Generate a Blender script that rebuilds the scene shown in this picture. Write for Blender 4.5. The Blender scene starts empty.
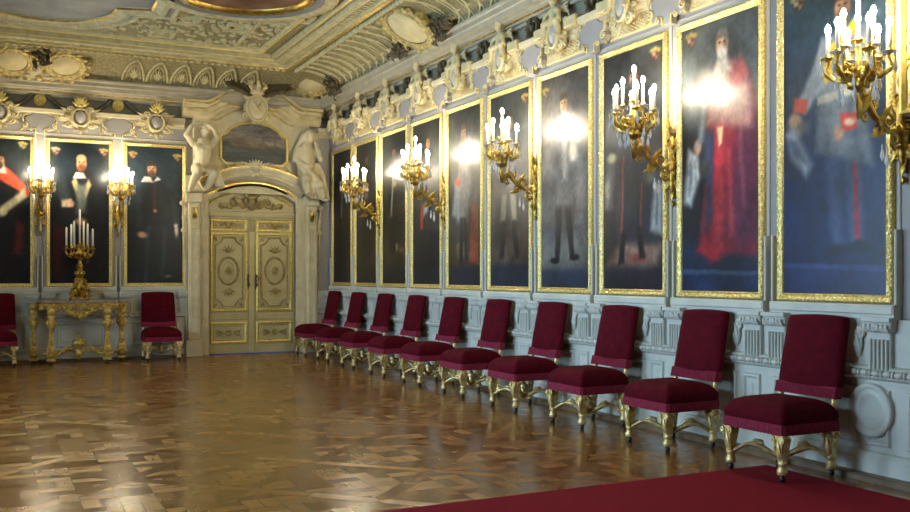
import bpy, math, random
import numpy as np
from mathutils import Matrix, Vector
random.seed(7)
PI = math.pi
C = bpy.context.scene.collection
SC = bpy.context.scene
# room: x to the right, y into the depth, z up; viewpoint stands at x=y=0, 1.5 m high
XL, XR, YF, YB = -3.24, 5.88, -3.0, 17.5
PITCH, BAY0 = 1.272, 5.235
RIGHT = -PI/2          # rotation of a thing hung on the right wall (its back towards +x)

# ------------------------------------------------------------------ materials
def lin(c):
    return tuple(((x/255)/12.92 if x/255 <= .04045 else ((x/255+.055)/1.055)**2.4) for x in c)

def new_mat(name):
    m = bpy.data.materials.new(name); m.use_nodes = True
    nt = m.node_tree; b = nt.nodes['Principled BSDF']
    return m, nt, b

def mat(name, col, rough=.5, metal=0., col2=None, nscale=8, bump=0., bscale=40, bdist=.01, sheen=0, spec=.5, coat=0, voronoi=False, detail=4):
    m, nt, b = new_mat(name)
    L = nt.links
    b.inputs['Base Color'].default_value = (*lin(col), 1)
    b.inputs['Roughness'].default_value = rough
    b.inputs['Metallic'].default_value = metal
    b.inputs['Specular IOR Level'].default_value = spec
    if sheen:
        b.inputs['Sheen Weight'].default_value = sheen
        b.inputs['Sheen Roughness'].default_value = .4
        b.inputs['Sheen Tint'].default_value = (*lin(col2 or col), 1)
    if coat:
        b.inputs['Coat Weight'].default_value = coat
        b.inputs['Coat Roughness'].default_value = .15
    tc = nt.nodes.new('ShaderNodeTexCoord')
    if col2:
        n = nt.nodes.new('ShaderNodeTexNoise'); n.inputs['Scale'].default_value = nscale
        n.inputs['Detail'].default_value = detail
        L.new(tc.outputs['Object'], n.inputs['Vector'])
        r = nt.nodes.new('ShaderNodeValToRGB')
        r.color_ramp.elements[0].position = .35; r.color_ramp.elements[1].position = .68
        r.color_ramp.elements[0].color = (*lin(col), 1); r.color_ramp.elements[1].color = (*lin(col2), 1)
        L.new(n.outputs['Fac'], r.inputs['Fac']); L.new(r.outputs['Color'], b.inputs['Base Color'])
    if bump:
        if voronoi:
            n2 = nt.nodes.new('ShaderNodeTexVoronoi'); n2.inputs['Scale'].default_value = bscale; o = n2.outputs['Distance']
        else:
            n2 = nt.nodes.new('ShaderNodeTexNoise'); n2.inputs['Scale'].default_value = bscale
            n2.inputs['Detail'].default_value = 3; o = n2.outputs['Fac']
        L.new(tc.outputs['Object'], n2.inputs['Vector'])
        bp = nt.nodes.new('ShaderNodeBump'); bp.inputs['Strength'].default_value = bump; bp.inputs['Distance'].default_value = bdist
        L.new(o, bp.inputs['Height']); L.new(bp.outputs['Normal'], b.inputs['Normal'])
    return m

MT = dict(
    gold=mat('gilding', (176, 142, 62), .34, 1, (226, 200, 112), 14, .5, 60, .006),
    frame_gold=mat('carved_gilding', (190, 164, 88), .42, .75, (236, 222, 156), 50, .7, 60, .008, voronoi=True),
    console_gold=mat('console_gilding', (178, 140, 58), .4, .5, (232, 206, 120), 26, .7, 50, .008),
    aged_gold=mat('aged_gilding', (140, 122, 72), .48, .3, (206, 186, 118), 18, .5, 40, .01),
    bronze_gold=mat('old_gilding', (118, 88, 38), .36, 1, (214, 182, 92), 22, .6, 50, .006),
    dark_bronze=mat('dark_bronze', (76, 66, 44), .5, .5, (92, 80, 56), 14, .6, 50, .008),
    skirt=mat('brown_skirting', (88, 70, 48), .45, 0, (112, 92, 66), 6),
    chair_gold=mat('silver_gilt', (184, 154, 88), .42, .6, (234, 214, 156), 22, .6, 55, .006),
    stucco=mat('cream_stucco', (190, 178, 142), .72, 0, (210, 198, 164), 5, .4, 70, .004),
    stucco_warm=mat('warm_stucco', (186, 172, 128), .68, 0, (208, 192, 146), 7, .6, 45, .008),
    ceiling=mat('carved_ceiling_stucco', (168, 158, 116), .7, 0, (192, 182, 138), 9, .6, 30, .01),
    ground=mat('cove_ground', (118, 108, 74), .75, 0, (152, 142, 102), 24, .8, 40, .015),
    cornice=mat('cornice_paint', (150, 143, 122), .6, 0, (164, 156, 134), 6, .15, 40, .004),
    wall=mat('grey_wall_paint', (172, 167, 156), .6, 0, (182, 177, 166), 3, .08, 60, .003),
    strip=mat('grey_strip_paint', (144, 141, 138), .6, 0, (152, 149, 146), 3),
    frieze=mat('grey_green_frieze', (112, 112, 98), .65, 0, (134, 132, 116), 4, .2, 40, .004),
    dado=mat('pale_dado_paint', (178, 180, 170), .5, 0, (190, 191, 180), 5, .08, 60, .003),
    drape=mat('dark_grey_drape', (74, 72, 62), .7, 0, (96, 92, 78), 12, .4, 50, .004),
    velvet=mat('crimson_velvet', (68, 3, 17), .85, 0, (82, 5, 21), 14, .15, 160, .002, sheen=.18, spec=.1),
    fringe=mat('crimson_fringe', (112, 26, 46), .8, 0, (132, 38, 60), 40, .0, spec=.2),
    carpet=mat('red_carpet', (120, 20, 34), .95, 0, (132, 24, 40), 60, .5, 300, .003, spec=.1),
    marble=mat('pink_marble', (168, 150, 138), .25, 0, (124, 104, 92), 9),
    door=mat('door_paint', (172, 158, 108), .42, 0, (186, 172, 122), 4, .12, 60, .003),
    door_relief=mat('door_carving', (128, 110, 62), .45, .1, (168, 148, 90), 12, .5, 50, .006),
    door_gold=mat('door_gilding', (206, 182, 96), .4, .5, (234, 214, 130), 20, .3, 60, .004),
    wax=mat('candle_wax', (236, 232, 218), .45, 0, spec=.4),
    black=mat('black_caster', (18, 18, 20), .4),
    bead=mat('gilt_nail_heads', (170, 130, 60), .35, 1),
)
def glass_mat():
    m, nt, b = new_mat('crystal')
    b.inputs['Base Color'].default_value = (.9, .93, .96, 1); b.inputs['Roughness'].default_value = .08
    b.inputs['Transmission Weight'].default_value = .6; b.inputs['IOR'].default_value = 1.5
    return m
MT['crystal'] = glass_mat()
BULB = 350.
def bulb_mat():
    m, nt, b = new_mat('lit_bulb')
    b.inputs['Base Color'].default_value = (1, .9, .75, 1)
    b.inputs['Emission Color'].default_value = (1, .86, .62, 1)
    b.inputs['Emission Strength'].default_value = BULB
    return m
BULB = 350.
MT['bulb'] = bulb_mat()

def paint_mat():
    m, nt, b = new_mat('oil_paint')
    a = nt.nodes.new('ShaderNodeAttribute'); a.attribute_name = 'pigment'
    nt.links.new(a.outputs['Color'], b.inputs['Base Color'])
    b.inputs['Roughness'].default_value = .31
    b.inputs['Specular IOR Level'].default_value = .36
    tc = nt.nodes.new('ShaderNodeTexCoord'); n = nt.nodes.new('ShaderNodeTexNoise')
    n.inputs['Scale'].default_value = 30; n.inputs['Detail'].default_value = 5
    mp = nt.nodes.new('ShaderNodeMapping'); mp.inputs['Scale'].default_value = (1, 1, .35)
    nt.links.new(tc.outputs['Object'], mp.inputs['Vector']); nt.links.new(mp.outputs['Vector'], n.inputs['Vector'])
    bp = nt.nodes.new('ShaderNodeBump'); bp.inputs['Strength'].default_value = .25; bp.inputs['Distance'].default_value = .004
    nt.links.new(n.outputs['Fac'], bp.inputs['Height']); nt.links.new(bp.outputs['Normal'], b.inputs['Normal'])
    return m
MT['oil'] = paint_mat()

def parquet_mat():
    m, nt, b = new_mat('oak_parquet'); N = nt.nodes; L = nt.links
    def val(op, a, b_=None, c=None):
        n = N.new('ShaderNodeMath'); n.operation = op
        for i, x in enumerate((a, b_, c)):
            if x is None: continue
            if isinstance(x, (int, float)): n.inputs[i].default_value = x
            else: L.new(x, n.inputs[i])
        return n.outputs[0]
    tc = N.new('ShaderNodeTexCoord'); sp = N.new('ShaderNodeSeparateXYZ'); L.new(tc.outputs['Object'], sp.inputs[0])
    X, Y = sp.outputs[0], sp.outputs[1]
    k = 1/math.sqrt(2)
    U = val('MULTIPLY', val('ADD', X, Y), k); V = val('MULTIPLY', val('SUBTRACT', Y, X), k)
    U = val('ADD', U, 100.3); V = val('ADD', V, 100 - 2.08*k)
    fu, fv = val('FRACT', U), val('FRACT', V)
    du = val('MINIMUM', fu, val('SUBTRACT', 1, fu)); dv = val('MINIMUM', fv, val('SUBTRACT', 1, fv))
    band = val('LESS_THAN', val('MINIMUM', du, dv), .055)
    # interior: basket weave of short planks set square to the room
    S = 1/.236
    a, c = val('MULTIPLY', val('ADD', X, 50), S), val('MULTIPLY', val('ADD', Y, 50), S)
    par = val('MODULO', val('ADD', val('FLOOR', a), val('FLOOR', c)), 2)
    par = val('GREATER_THAN', par, .5)
    mixp = lambda p, q: val('ADD', val('MULTIPLY', par, p), val('MULTIPLY', val('SUBTRACT', 1, par), q))
    across = mixp(a, c); along = mixp(c, a)
    pl = val('FLOOR', val('MULTIPLY', across, 2)); pe = val('FRACT', val('MULTIPLY', across, 2))
    ide = N.new('ShaderNodeCombineXYZ'); L.new(pl, ide.inputs[0]); L.new(val('FLOOR', along), ide.inputs[1]); L.new(par, ide.inputs[2])
    wn = N.new('ShaderNodeTexWhiteNoise'); L.new(ide.outputs[0], wn.inputs['Vector'])
    idb = N.new('ShaderNodeCombineXYZ'); L.new(val('FLOOR', val('ADD', U, .5)), idb.inputs[0]); L.new(val('FLOOR', val('ADD', V, .5)), idb.inputs[1])
    L.new(val('LESS_THAN', du, dv), idb.inputs[2])
    wb = N.new('ShaderNodeTexWhiteNoise'); L.new(idb.outputs[0], wb.inputs['Vector'])
    rnd = val('ADD', val('MULTIPLY', band, wb.outputs['Value']), val('MULTIPLY', val('SUBTRACT', 1, band), wn.outputs['Value']))
    # grain
    gv = N.new('ShaderNodeCombineXYZ')
    L.new(val('MULTIPLY', across, 9), gv.inputs[0]); L.new(val('MULTIPLY', along, 1.2), gv.inputs[1]); L.new(val('MULTIPLY', rnd, 30), gv.inputs[2])
    gn = N.new('ShaderNodeTexNoise'); gn.inputs['Scale'].default_value = 1.5; gn.inputs['Detail'].default_value = 5
    L.new(gv.outputs[0], gn.inputs['Vector'])
    big = N.new('ShaderNodeTexNoise'); big.inputs['Scale'].default_value = .45; L.new(tc.outputs['Object'], big.inputs['Vector'])
    t = val('ADD', val('MULTIPLY', rnd, .44), val('ADD', val('MULTIPLY', gn.outputs['Fac'], .3), val('MULTIPLY', val('SUBTRACT', big.outputs['Fac'], .5), .5)))
    r = N.new('ShaderNodeValToRGB'); e = r.color_ramp.elements
    e[0].position = .0; e[0].color = (*lin((98, 60, 20)), 1); e[1].position = 1; e[1].color = (*lin((194, 142, 64)), 1)
    q = e.new(.5); q.color = (*lin((140, 95, 40)), 1)
    L.new(t, r.inputs['Fac'])
    # joints
    ed = val('LESS_THAN', val('MINIMUM', pe, val('SUBTRACT', 1, pe)), .03)
    ej = val('FRACT', along); ed2 = val('LESS_THAN', val('MINIMUM', ej, val('SUBTRACT', 1, ej)), .014)
    bj = val('LESS_THAN', val('ABSOLUTE', val('SUBTRACT', val('MINIMUM', du, dv), .055)), .0045)
    inner = val('MULTIPLY', val('MAXIMUM', ed, ed2), val('SUBTRACT', 1, band))
    joint = val('MAXIMUM', inner, bj)
    mx = N.new('ShaderNodeMix'); mx.data_type = 'RGBA'
    L.new(val('MULTIPLY', joint, .75), mx.inputs[0]); L.new(r.outputs['Color'], mx.inputs[6]); mx.inputs[7].default_value = (*lin((44, 24, 10)), 1)
    L.new(mx.outputs[2], b.inputs['Base Color'])
    rr = val('ADD', .14, val('MULTIPLY', rnd, .14)); L.new(rr, b.inputs['Roughness'])
    b.inputs['Specular IOR Level'].default_value = .42
    wv = N.new('ShaderNodeTexNoise'); wv.inputs['Scale'].default_value = 2.2; L.new(tc.outputs['Object'], wv.inputs['Vector'])
    hh = val('SUBTRACT', val('ADD', val('MULTIPLY', wv.outputs['Fac'], .6), val('MULTIPLY', rnd, .10)), val('MULTIPLY', joint, .06))
    bp = N.new('ShaderNodeBump'); bp.inputs['Strength'].default_value = .35; bp.inputs['Distance'].default_value = .02
    L.new(hh, bp.inputs['Height']); L.new(bp.outputs['Normal'], b.inputs['Normal'])
    return m
MT['parquet'] = parquet_mat()

# ------------------------------------------------------------------ mesh building
def off_poly(p, d, closed=True):
    """offset a 2-D polyline to its left (inwards for a counter-clockwise polygon), mitred"""
    n = len(p); out = []
    for i in range(n):
        a = p[i-1] if (closed or i > 0) else None
        c = p[(i+1) % n] if (closed or i < n-1) else None
        ns = []
        for s, e in ((a, p[i]), (p[i], c)):
            if s is None or e is None: continue
            dx, dz = e[0]-s[0], e[1]-s[1]; l = math.hypot(dx, dz) or 1
            ns.append((-dz/l, dx/l))
        if len(ns) == 1: nx, nz = ns[0]
        else:
            nx, nz = ns[0][0]+ns[1][0], ns[0][1]+ns[1][1]
            q = max(.35, (1 + ns[0][0]*ns[1][0] + ns[0][1]*ns[1][1]))
            nx, nz = nx/q, nz/q
        out.append((p[i][0]+nx*d, p[i][1]+nz*d))
    return out

def rectp(x0, x1, z0, z1): return [(x0, z0), (x1, z0), (x1, z1), (x0, z1)]
def ellp(cx, cz, rx, rz, n=28, a0=0): return [(cx+rx*math.cos(a0+2*PI*i/n), cz+rz*math.sin(a0+2*PI*i/n)) for i in range(n)]

class MB:
    def __init__(s): s.v = []; s.f = []; s.m = []; s.s = []; s.M = Matrix()
    def at(s, loc=(0, 0, 0), rz=0, rx=0, ry=0, sc=1):
        sc = sc if isinstance(sc, tuple) else (sc,)*3
        s.M = Matrix.Translation(loc) @ Matrix.Rotation(rz, 4, 'Z') @ Matrix.Rotation(ry, 4, 'Y') @ Matrix.Rotation(rx, 4, 'X') @ Matrix.Diagonal((*sc, 1)); return s
    def add(s, vs, fs, m=0, smooth=True):
        o = len(s.v); M = s.M
        s.v += [tuple(M @ Vector(p)) for p in vs]
        s.f += [[i+o for i in f] for f in fs]; s.m += [m]*len(fs); s.s += [smooth]*len(fs)
    def box(s, x0, x1, y0, y1, z0, z1, m=0, b=0):
        if b: return s.slab(rectp(x0, x1, z0, z1), y0, y1, m, b)
        v = [(x, y, z) for z in (z0, z1) for x, y in ((x0, y0), (x1, y0), (x1, y1), (x0, y1))]
        s.add(v, [(3, 2, 1, 0), (4, 5, 6, 7), (0, 1, 5, 4), (1, 2, 6, 5), (2, 3, 7, 6), (3, 0, 4, 7)], m, False)
    def loft(s, loops, m=0, smooth=True, closed=True, cap0=False, cap1=False):
        n = len(loops[0]); v = [p for l in loops for p in l]; f = []
        for k in range(len(loops)-1):
            for i in range(n if closed else n-1):
                j = (i+1) % n; f.append((k*n+i, k*n+j, (k+1)*n+j, (k+1)*n+i))
        if cap0: f.append(tuple(range(n-1, -1, -1)))
        if cap1: f.append(tuple((len(loops)-1)*n+i for i in range(n)))
        s.add(v, f, m, smooth)
    def slab(s, poly, y0, y1, m=0, b=0.01, smooth=False):
        """polygon in x,z (counter-clockwise from the front) from wall y1 out to y0, front edge bevelled"""
        L = [[(x, y1, z) for x, z in poly]]
        if b:
            L.append([(x, y0+b, z) for x, z in poly]); poly = off_poly(poly, b)
        L.append([(x, y0, z) for x, z in poly])
        s.loft(L, m, smooth, cap1=True)
    def ring(s, poly, prof, m=0, smooth=False, inner=False):
        """moulding round a closed polygon; prof = (inward offset, y)"""
        s.loft([[(x, y, z) for x, z in off_poly(poly, d)] for d, y in prof], m, smooth, cap1=inner)
    def run(s, path, prof, m=0, smooth=False):
        """moulding along an open x,z path; prof = (offset to the left, y)"""
        L = [[(x, y, z) for x, z in off_poly(path, d, False)] for d, y in prof]
        s.loft(L, m, smooth, closed=False)
        for e in (0, len(path)-1):
            q = [l[e] for l in L]; s.add(q, [tuple(range(len(q)))], m, False)
    def lathe(s, prof, n=16, c=(0, 0, 0), m=0, smooth=True, a0=0, sx=1, sy=1):
        L = [[(c[0]+sx*r*math.cos(a0+2*PI*i/n), c[1]+sy*r*math.sin(a0+2*PI*i/n), c[2]+z) for i in range(n)] for r, z in prof]
        s.loft(L, m, smooth, cap0=True, cap1=True)
    def ell(s, c, r, nu=12, nv=8, m=0):
        r = r if isinstance(r, tuple) else (r,)*3
        s.lathe_e(c, r, nu, nv, m)
    def lathe_e(s, c, r, nu, nv, m):
        L = []
        for k in range(1, nv):
            a = -PI/2+PI*k/nv
            L.append([(c[0]+r[0]*math.cos(a)*math.cos(2*PI*i/nu), c[1]+r[1]*math.cos(a)*math.sin(2*PI*i/nu), c[2]+r[2]*math.sin(a)) for i in range(nu)])
        v = [p for l in L for p in l]; f = []
        for k in range(nv-2):
            for i in range(nu):
                j = (i+1) % nu; f.append((k*nu+i, k*nu+j, (k+1)*nu+j, (k+1)*nu+i))
        b, t = len(v), len(v)+1; v += [(c[0], c[1], c[2]-r[2]), (c[0], c[1], c[2]+r[2])]
        for i in range(nu):
            j = (i+1) % nu; f.append((b, j, i)); f.append((t, (nv-2)*nu+i, (nv-2)*nu+j))
        s.add(v, f, m, True)
    def tube(s, pts, r, n=8, m=0, flat=1):
        pts = [Vector(p) for p in pts]; k = len(pts)
        rs = r if isinstance(r, (list, tuple)) else [r]*k
        L = []; up = None
        for i in range(k):
            t = (pts[min(i+1, k-1)]-pts[max(i-1, 0)]).normalized()
            if up is None:
                up = Vector((0, 1, 0)) if abs(t.y) < .8 else Vector((1, 0, 0))
            a = t.cross(up).normalized(); b = a.cross(t).normalized(); up = b
            L.append([tuple(pts[i]+a*(rs[i]*math.cos(2*PI*j/n))+b*(rs[i]*flat*math.sin(2*PI*j/n))) for j in range(n)])
        s.loft(L, m, True, cap0=True, cap1=True)
    def scroll(s, c, r, turns=1.4, a0=0, d=1, y=0, th=.02, m=0, n=22, tail=None):
        """volute in the x,z plane round c, from its eye outwards"""
        P = []
        for i in range(n):
            q = i/(n-1); a = a0+d*turns*2*PI*(q-1); rr = r*(.18+.82*q)
            P.append((c[0]+rr*math.cos(a), y, c[1]+rr*math.sin(a)))
        R = [th*(.55+.45*i/(n-1)) for i in range(n)]
        if tail: P += list(tail); R += [th*(.9-.6*(i+1)/len(tail)) for i in range(len(tail))]
        s.tube(P, R, 6, m); s.ell((c[0], y, c[1]), th*1.2, 8, 6, m)
    def leaf(s, base, tip, w, bulge=.03, m=0, n=6, y=0, curl=.3):
        """lobed acanthus leaf lying in x,z and swelling towards the viewer (-y)"""
        bx, bz = base; tx, tz = tip; dx, dz = tx-bx, tz-bz; l = math.hypot(dx, dz) or 1; nx, nz = -dz/l, dx/l
        L = []
        for i in range(n+1):
            q = i/n; ww = w*math.sin(PI*min(1, .12+.88*q)**.8)*(1 if i % 2 else .72)+.002
            yy = y-bulge*math.sin(PI*q*.8)-bulge*curl*q*q
            row = []
            for e, h in ((-1, 0), (-.5, .6), (0, .45), (.5, .6), (1, 0)):
                row.append((bx+dx*q+nx*ww*e, yy-bulge*.5*h, bz+dz*q+nz*ww*e))
            L.append(row)
        s.loft(L, m, True, closed=False)
    def build(s, name, mats, parent=None, loc=(0, 0, 0), rz=0):
        me = bpy.data.meshes.new(name); me.from_pydata(s.v, [], s.f)
        for mm in (mats if isinstance(mats, (list, tuple)) else [mats]): me.materials.append(MT[mm] if isinstance(mm, str) else mm)
        me.polygons.foreach_set('material_index', s.m); me.polygons.foreach_set('use_smooth', s.s); me.update()
        o = bpy.data.objects.new(name, me); C.objects.link(o); o.parent = parent; o.location = loc; o.rotation_euler.z = rz
        return o
    def fuse(s, name, mats, voxel=.02, parent=None, loc=(0, 0, 0), rz=0, smooth=4):
        """the built pieces grown together into one continuous surface"""
        o = s.build(name, mats, None)
        r = o.modifiers.new('r', 'REMESH'); r.mode = 'VOXEL'; r.voxel_size = voxel; r.use_smooth_shade = True
        if smooth: q = o.modifiers.new('s', 'SMOOTH'); q.iterations = smooth; q.factor = .5
        dg = bpy.context.evaluated_depsgraph_get()
        me = bpy.data.meshes.new_from_object(o.evaluated_get(dg)); old = o.data; o.modifiers.clear(); o.data = me; bpy.data.meshes.remove(old)
        me.name = name
        if not me.materials: me.materials.append(MT[mats])
        o.parent = parent; o.location = loc; o.rotation_euler.z = rz
        return o

def tag(o, label=None, cat=None, group=None, kind=None):
    if label: o['label'] = label
    if cat: o['category'] = cat
    if group: o['group'] = group
    if kind: o['kind'] = kind
    return o
def struct(o): o['kind'] = 'structure'; return o
def empty(name, loc, rz=0):
    o = bpy.data.objects.new(name, None); C.objects.link(o); o.location = loc; o.rotation_euler.z = rz
    o.empty_display_size = .1; return o
def clone(o, loc=None, rz=None, label=None, group=None, parent=None, cat=None):
    c = o.copy(); C.objects.link(c)
    if parent is not None: c.parent = parent
    if loc is not None: c.location = loc
    if rz is not None: c.rotation_euler.z = rz
    if label: c['label'] = label
    if group: c['group'] = group
    if cat: c['category'] = cat
    for ch in o.children: clone(ch, parent=c)
    return c
def R(u, z=0, w=0):            # a point on the right wall: u = depth along the room, w = distance out of the wall
    return (XR-w, u, z)
def B(x, z=0, w=0): return (x, YB-w, z)
def bay(k): return BAY0+PITCH*k
SKY, EXPO = 30., 0.0
# ------------------------------------------------------------------ the room shell
def rect_loop(d, z):           # the room's outline drawn in by d at height z
    return [(XL+d, YF+d, z), (XR-d, YF+d, z), (XR-d, YB-d, z), (XL+d, YB-d, z)]
def around(name, prof, mats, mi=None):
    b = MB()
    if mi is None: b.loft([rect_loop(d, z) for d, z in prof], 0, False)
    else:
        for i in range(len(prof)-1): b.loft([rect_loop(*prof[i]), rect_loop(*prof[i+1])], mi[i], False)
    return struct(b.build(name, mats))

b = MB(); b.box(XL-.3, XR+.3, YF-.3, YB+.3, -.2, 0)
struct(b.build('floor', 'parquet'))

ZC = 5.30
# right wall: plain wall with raised bays behind each picture
b = MB(); b.at((XR, 0, 0), RIGHT)
b.box(-YB-.3, -YF+.3, 0, .3, 0, ZC, 1)
for k in range(-5, 10):
    u = -bay(k)
    b.slab(rectp(u-.597, u+.597, 1.2, 3.93), -.015, 0, 0, .006)
    b.slab(rectp(u-.40, u+.40, 3.965, 4.15), -.03, 0, 2, .01)
    for i in range(22):
        for j in range(5): b.ell((u-.36+i*.034, -.03, 3.985+j*.036+(.018 if i % 2 else 0)*(j < 4)), (.010, .008, .010), 5, 4, 2)
struct(b.build('wall_right', ['wall', 'strip', 'stucco_warm']))
# back wall with the door opening
DX, DH = 4.35, .825
QX = [.06, 1.325, 2.585]
def arc(cx, half, z_spring, rise, n=18, ext=0):
    Rr = (half*half+rise*rise)/(2*rise); zc = z_spring+rise-Rr; a = math.asin(half/Rr); R2 = Rr+ext
    return [(cx+R2*math.sin(a*(1-2*i/n)*-1), zc+R2*math.cos(a*(1-2*i/n))) for i in range(n+1)]
b = MB(); b.at((0, YB, 0))
op = arc(DX, DH, 2.86, .26)
b.box(XL-.3, DX-DH, 0, .3, 0, ZC, 1); b.box(DX+DH, XR+.3, 0, .3, 0, ZC, 1); b.box(DX-DH-.2, DX+DH+.2, .3, .35, 0, 3.4, 1)
top = [(x, ZC) for x, z in op]
b.loft([[(x, 0, z) for x, z in op], [(x, 0, z) for x, z in top]], 1, False, closed=False)
b.loft([[(x, .3, z) for x, z in op], [(x, 0, z) for x, z in op]], 1, False, closed=False)
for x in QX+[-1.205, -2.47]:
    b.slab(rectp(x-.575, x+.575, 1.2, 3.93), -.015, 0, 0, .006)
struct(b.build('wall_back', ['wall', 'strip']))
# left wall with its tall windows and the wall behind the viewpoint
WIN = [5.8, 8.8, 11.5]; WH, WZ0, WZ1, WT = .75, .6, 4.0, .9  # unseen windows, reveals made deep to keep daylight off the far wall
b = MB(); e = YF-.3
for y in WIN:
    b.box(XL-WT, XL, e, y-WH, 0, ZC); b.box(XL-WT, XL, y-WH, y+WH, 0, WZ0); b.box(XL-WT, XL, y-WH, y+WH, WZ1, ZC); e = y+WH
b.box(XL-WT, XL, e, YB, 0, ZC)
struct(b.build('wall_left', 'wall'))
b = MB(); b.box(XL, XR, YF-.3, YF, 0, ZC); struct(b.build('wall_front', 'wall'))
for i, y in enumerate(WIN):
    o = struct(MB().build('window_%d' % (i+1), 'wall'))
    b = MB(); b.at((XL, y, 0), PI/2)
    b.ring(rectp(-WH, WH, WZ0, WZ1), [(0, .75), (0, .6), (.08, .6), (.08, .7)], 0)
    b.build('window_frame', 'wall', o)
    b = MB(); b.at((XL, y, 0), PI/2)
    b.box(-.03, .03, .62, .68, WZ0+.05, WZ1-.05)
    for z in (1.5, 2.5, 3.3): b.box(-WH+.05, WH-.05, .63, .67, z-.02, z+.02)
    b.build('glazing_bar', 'wall', o)


# ---- mouldings that follow the walls; path drawn so that the room lies to its left
def hrun(b, path, prof, m=0, smooth=False):
    L = [[(x, y, z) for x, y in off_poly(path, d, False)] for d, z in prof]
    b.loft(L, m, smooth, closed=False)
    for e in (0, len(path)-1):
        q = [l[e] for l in L]; b.add(q, [tuple(range(len(q)))], m, False)
DL, DR = DX-1.255, DX+1.255
PATH_A = [(XR, YF), (XR, YB), (DR, YB)]
PATH_B = [(DL, YB), (XL, YB)]
def both(name, prof, mats, extra=None):
    b = MB(); hrun(b, PATH_A, prof); hrun(b, PATH_B, prof)
    if extra: extra(b)
    return struct(b.build(name, mats))
def panel_set(b):
    # framed panels in the lower field of the dado, one per bay, and the leaf carving on its rail
    pr = [(0, -.085), (.012, -.105), (.03, -.105), (.045, -.088), (.06, -.08), (.085, -.08), (.10, -.092)]
    b.at((XR, 0, 0), RIGHT)
    for k in range(-4, 10):
        u = -bay(k); b.ring(rectp(u-.56, u+.30, .24, .66), pr, 0, inner=True)
        b.ring(rectp(u+.36, u+.58, .24, .66), pr, 0, inner=True)
        for e in (-1, 1): b.scroll((u+e*.30, 1.06), .05, 1.4, PI/2, e, -.09, .016, 0, tail=[(u+e*.33, -.095, .98), (u+e*.31, -.09, .90)]); b.leaf((u+e*.28, .88), (u+e*.30, 1.05), .04, .03, 0, 6, -.075)
        if k == 0: b.ring(ellp(u+.42, .50, .19, .20, 30), [(0, -.08), (0, -.12), (.02, -.135), (.04, -.11), (.06, -.11), (.075, -.125), (.09, -.112)], 0, True, True)
    for i in range(150):
        u = -YB+.1+i*.098
        if i < 145: b.ell((u, -.125, .775), (.04, .022, .024), 8, 5); b.ell((u+.049, -.122, .775), (.012, .022, .028), 6, 5)
    b.at((0, YB, 0))
    for x in QX: 
        b.ring(rectp(x-.40, x+.40, .24, .66), pr, 0, inner=True)
    for i in range(62): 
        x = XL+.1+i*.098
        if x < DL-.05: b.ell((x, -.125, .775), (.04, .022, .024), 8, 5)
    b.at()
both('trim_1', [(0, 1.17), (.075, 1.17), (.075, .83), (.11, .82), (.125, .805), (.11, .79), (.11, .76), (.13, .745), (.12, .735), (.09, .72), (.085, .68), (.085, .20), (.11, .19), (.13, .16), (.135, .02), (.135, 0)], 'dado', panel_set)
both('baseboard_walls', [(.135, .045), (.225, .045), (.235, .035), (.235, 0)], 'skirt')

# ---- carved ledge over the pictures, frieze, main cornice, cove and ceiling edge
def ledge_carving(b):
    b.at((XR, 0, 0), RIGHT)
    for k in range(-3, 10):          # gilt-tipped blocks that break the ledge over every picture
        u = -bay(k)
        for s in (-1, 1): b.box(u+s*.32-.11, u+s*.32+.11, -.19, 0, 4.24, 4.36, 1, .012)
    b.at()
both('trim_2', [(0, 4.14), (.03, 4.14), (.04, 4.18), (.08, 4.20), (.09, 4.235), (.14, 4.25), (.15, 4.31), (.13, 4.325), (0, 4.33)], ['stucco', 'stucco_warm'], ledge_carving)
around('trim_3', [(.004, 4.32), (.004, 4.62)], 'frieze')
around('trim_4', [(0, 4.54), (.05, 4.545), (.06, 4.575), (.10, 4.585), (.11, 4.62), (.17, 4.64), (.18, 4.66), (.25, 4.675), (.26, 4.73), (.28, 4.745), (.285, 4.80), (.31, 4.82), (.315, 4.85), (.27, 4.86)], 'cornice')
around('trim_5', [(.108, 4.605), (.118, 4.605), (.122, 4.625), (.108, 4.625)], 'gold')
CV = lambda s: (.27+.86*(1-math.cos(s*PI/2)), 4.86+.31*math.sin(s*PI/2))    # the cove, s from wall to ceiling
b = MB(); b.loft([rect_loop(*CV(i/12)) for i in range(13)], 0, True)
def cove_pt(side, u, s, lift=0):
    d, z = CV(s); a = s*PI/2
    d += lift*math.cos(a); z -= lift*math.sin(a)
    return (XR-d, u, z) if side == 'r' else (u, YB-d, z)
def cove_rib(side, u0, u1, r=.016, lift=.004, s0=.02, s1=.95, n=12, m=0, bow=0):
    b.tube([cove_pt(side, u0+(u1-u0)*(i/(n-1))+bow*math.sin(PI*i/(n-1)), s0+(s1-s0)*i/(n-1), lift) for i in range(n)], r, 6, m)
for i in range(60):                    # lattice of curved ribs on the right-hand cove
    u = 16.35-i*.30
    if u < -1: break
    if 11.55 < u < 12.95: continue
    cove_rib('r', u, u-.10, .022, .012, bow=-.12, m=1)
    cove_rib('r', u-.15, u-.25, .013, .01, bow=.14, m=1)
    for s in (.3, .55, .8): b.ell(cove_pt('r', u-.17, s, .01), (.025, .05, .02), 6, 5, 1)
for i in range(200):                   # row of shells under the gilded edge
    u = 16.3-i*.115
    if u < 4: break
    b.ell(cove_pt('r', u, .93, .03), (.035, .046, .04), 8, 6, 1)
    x = 4.65-i*.115
    if x > XL+1.2: b.ell(cove_pt('b', x, .97, .02), (.046, .03, .025), 8, 6, 1)
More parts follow.
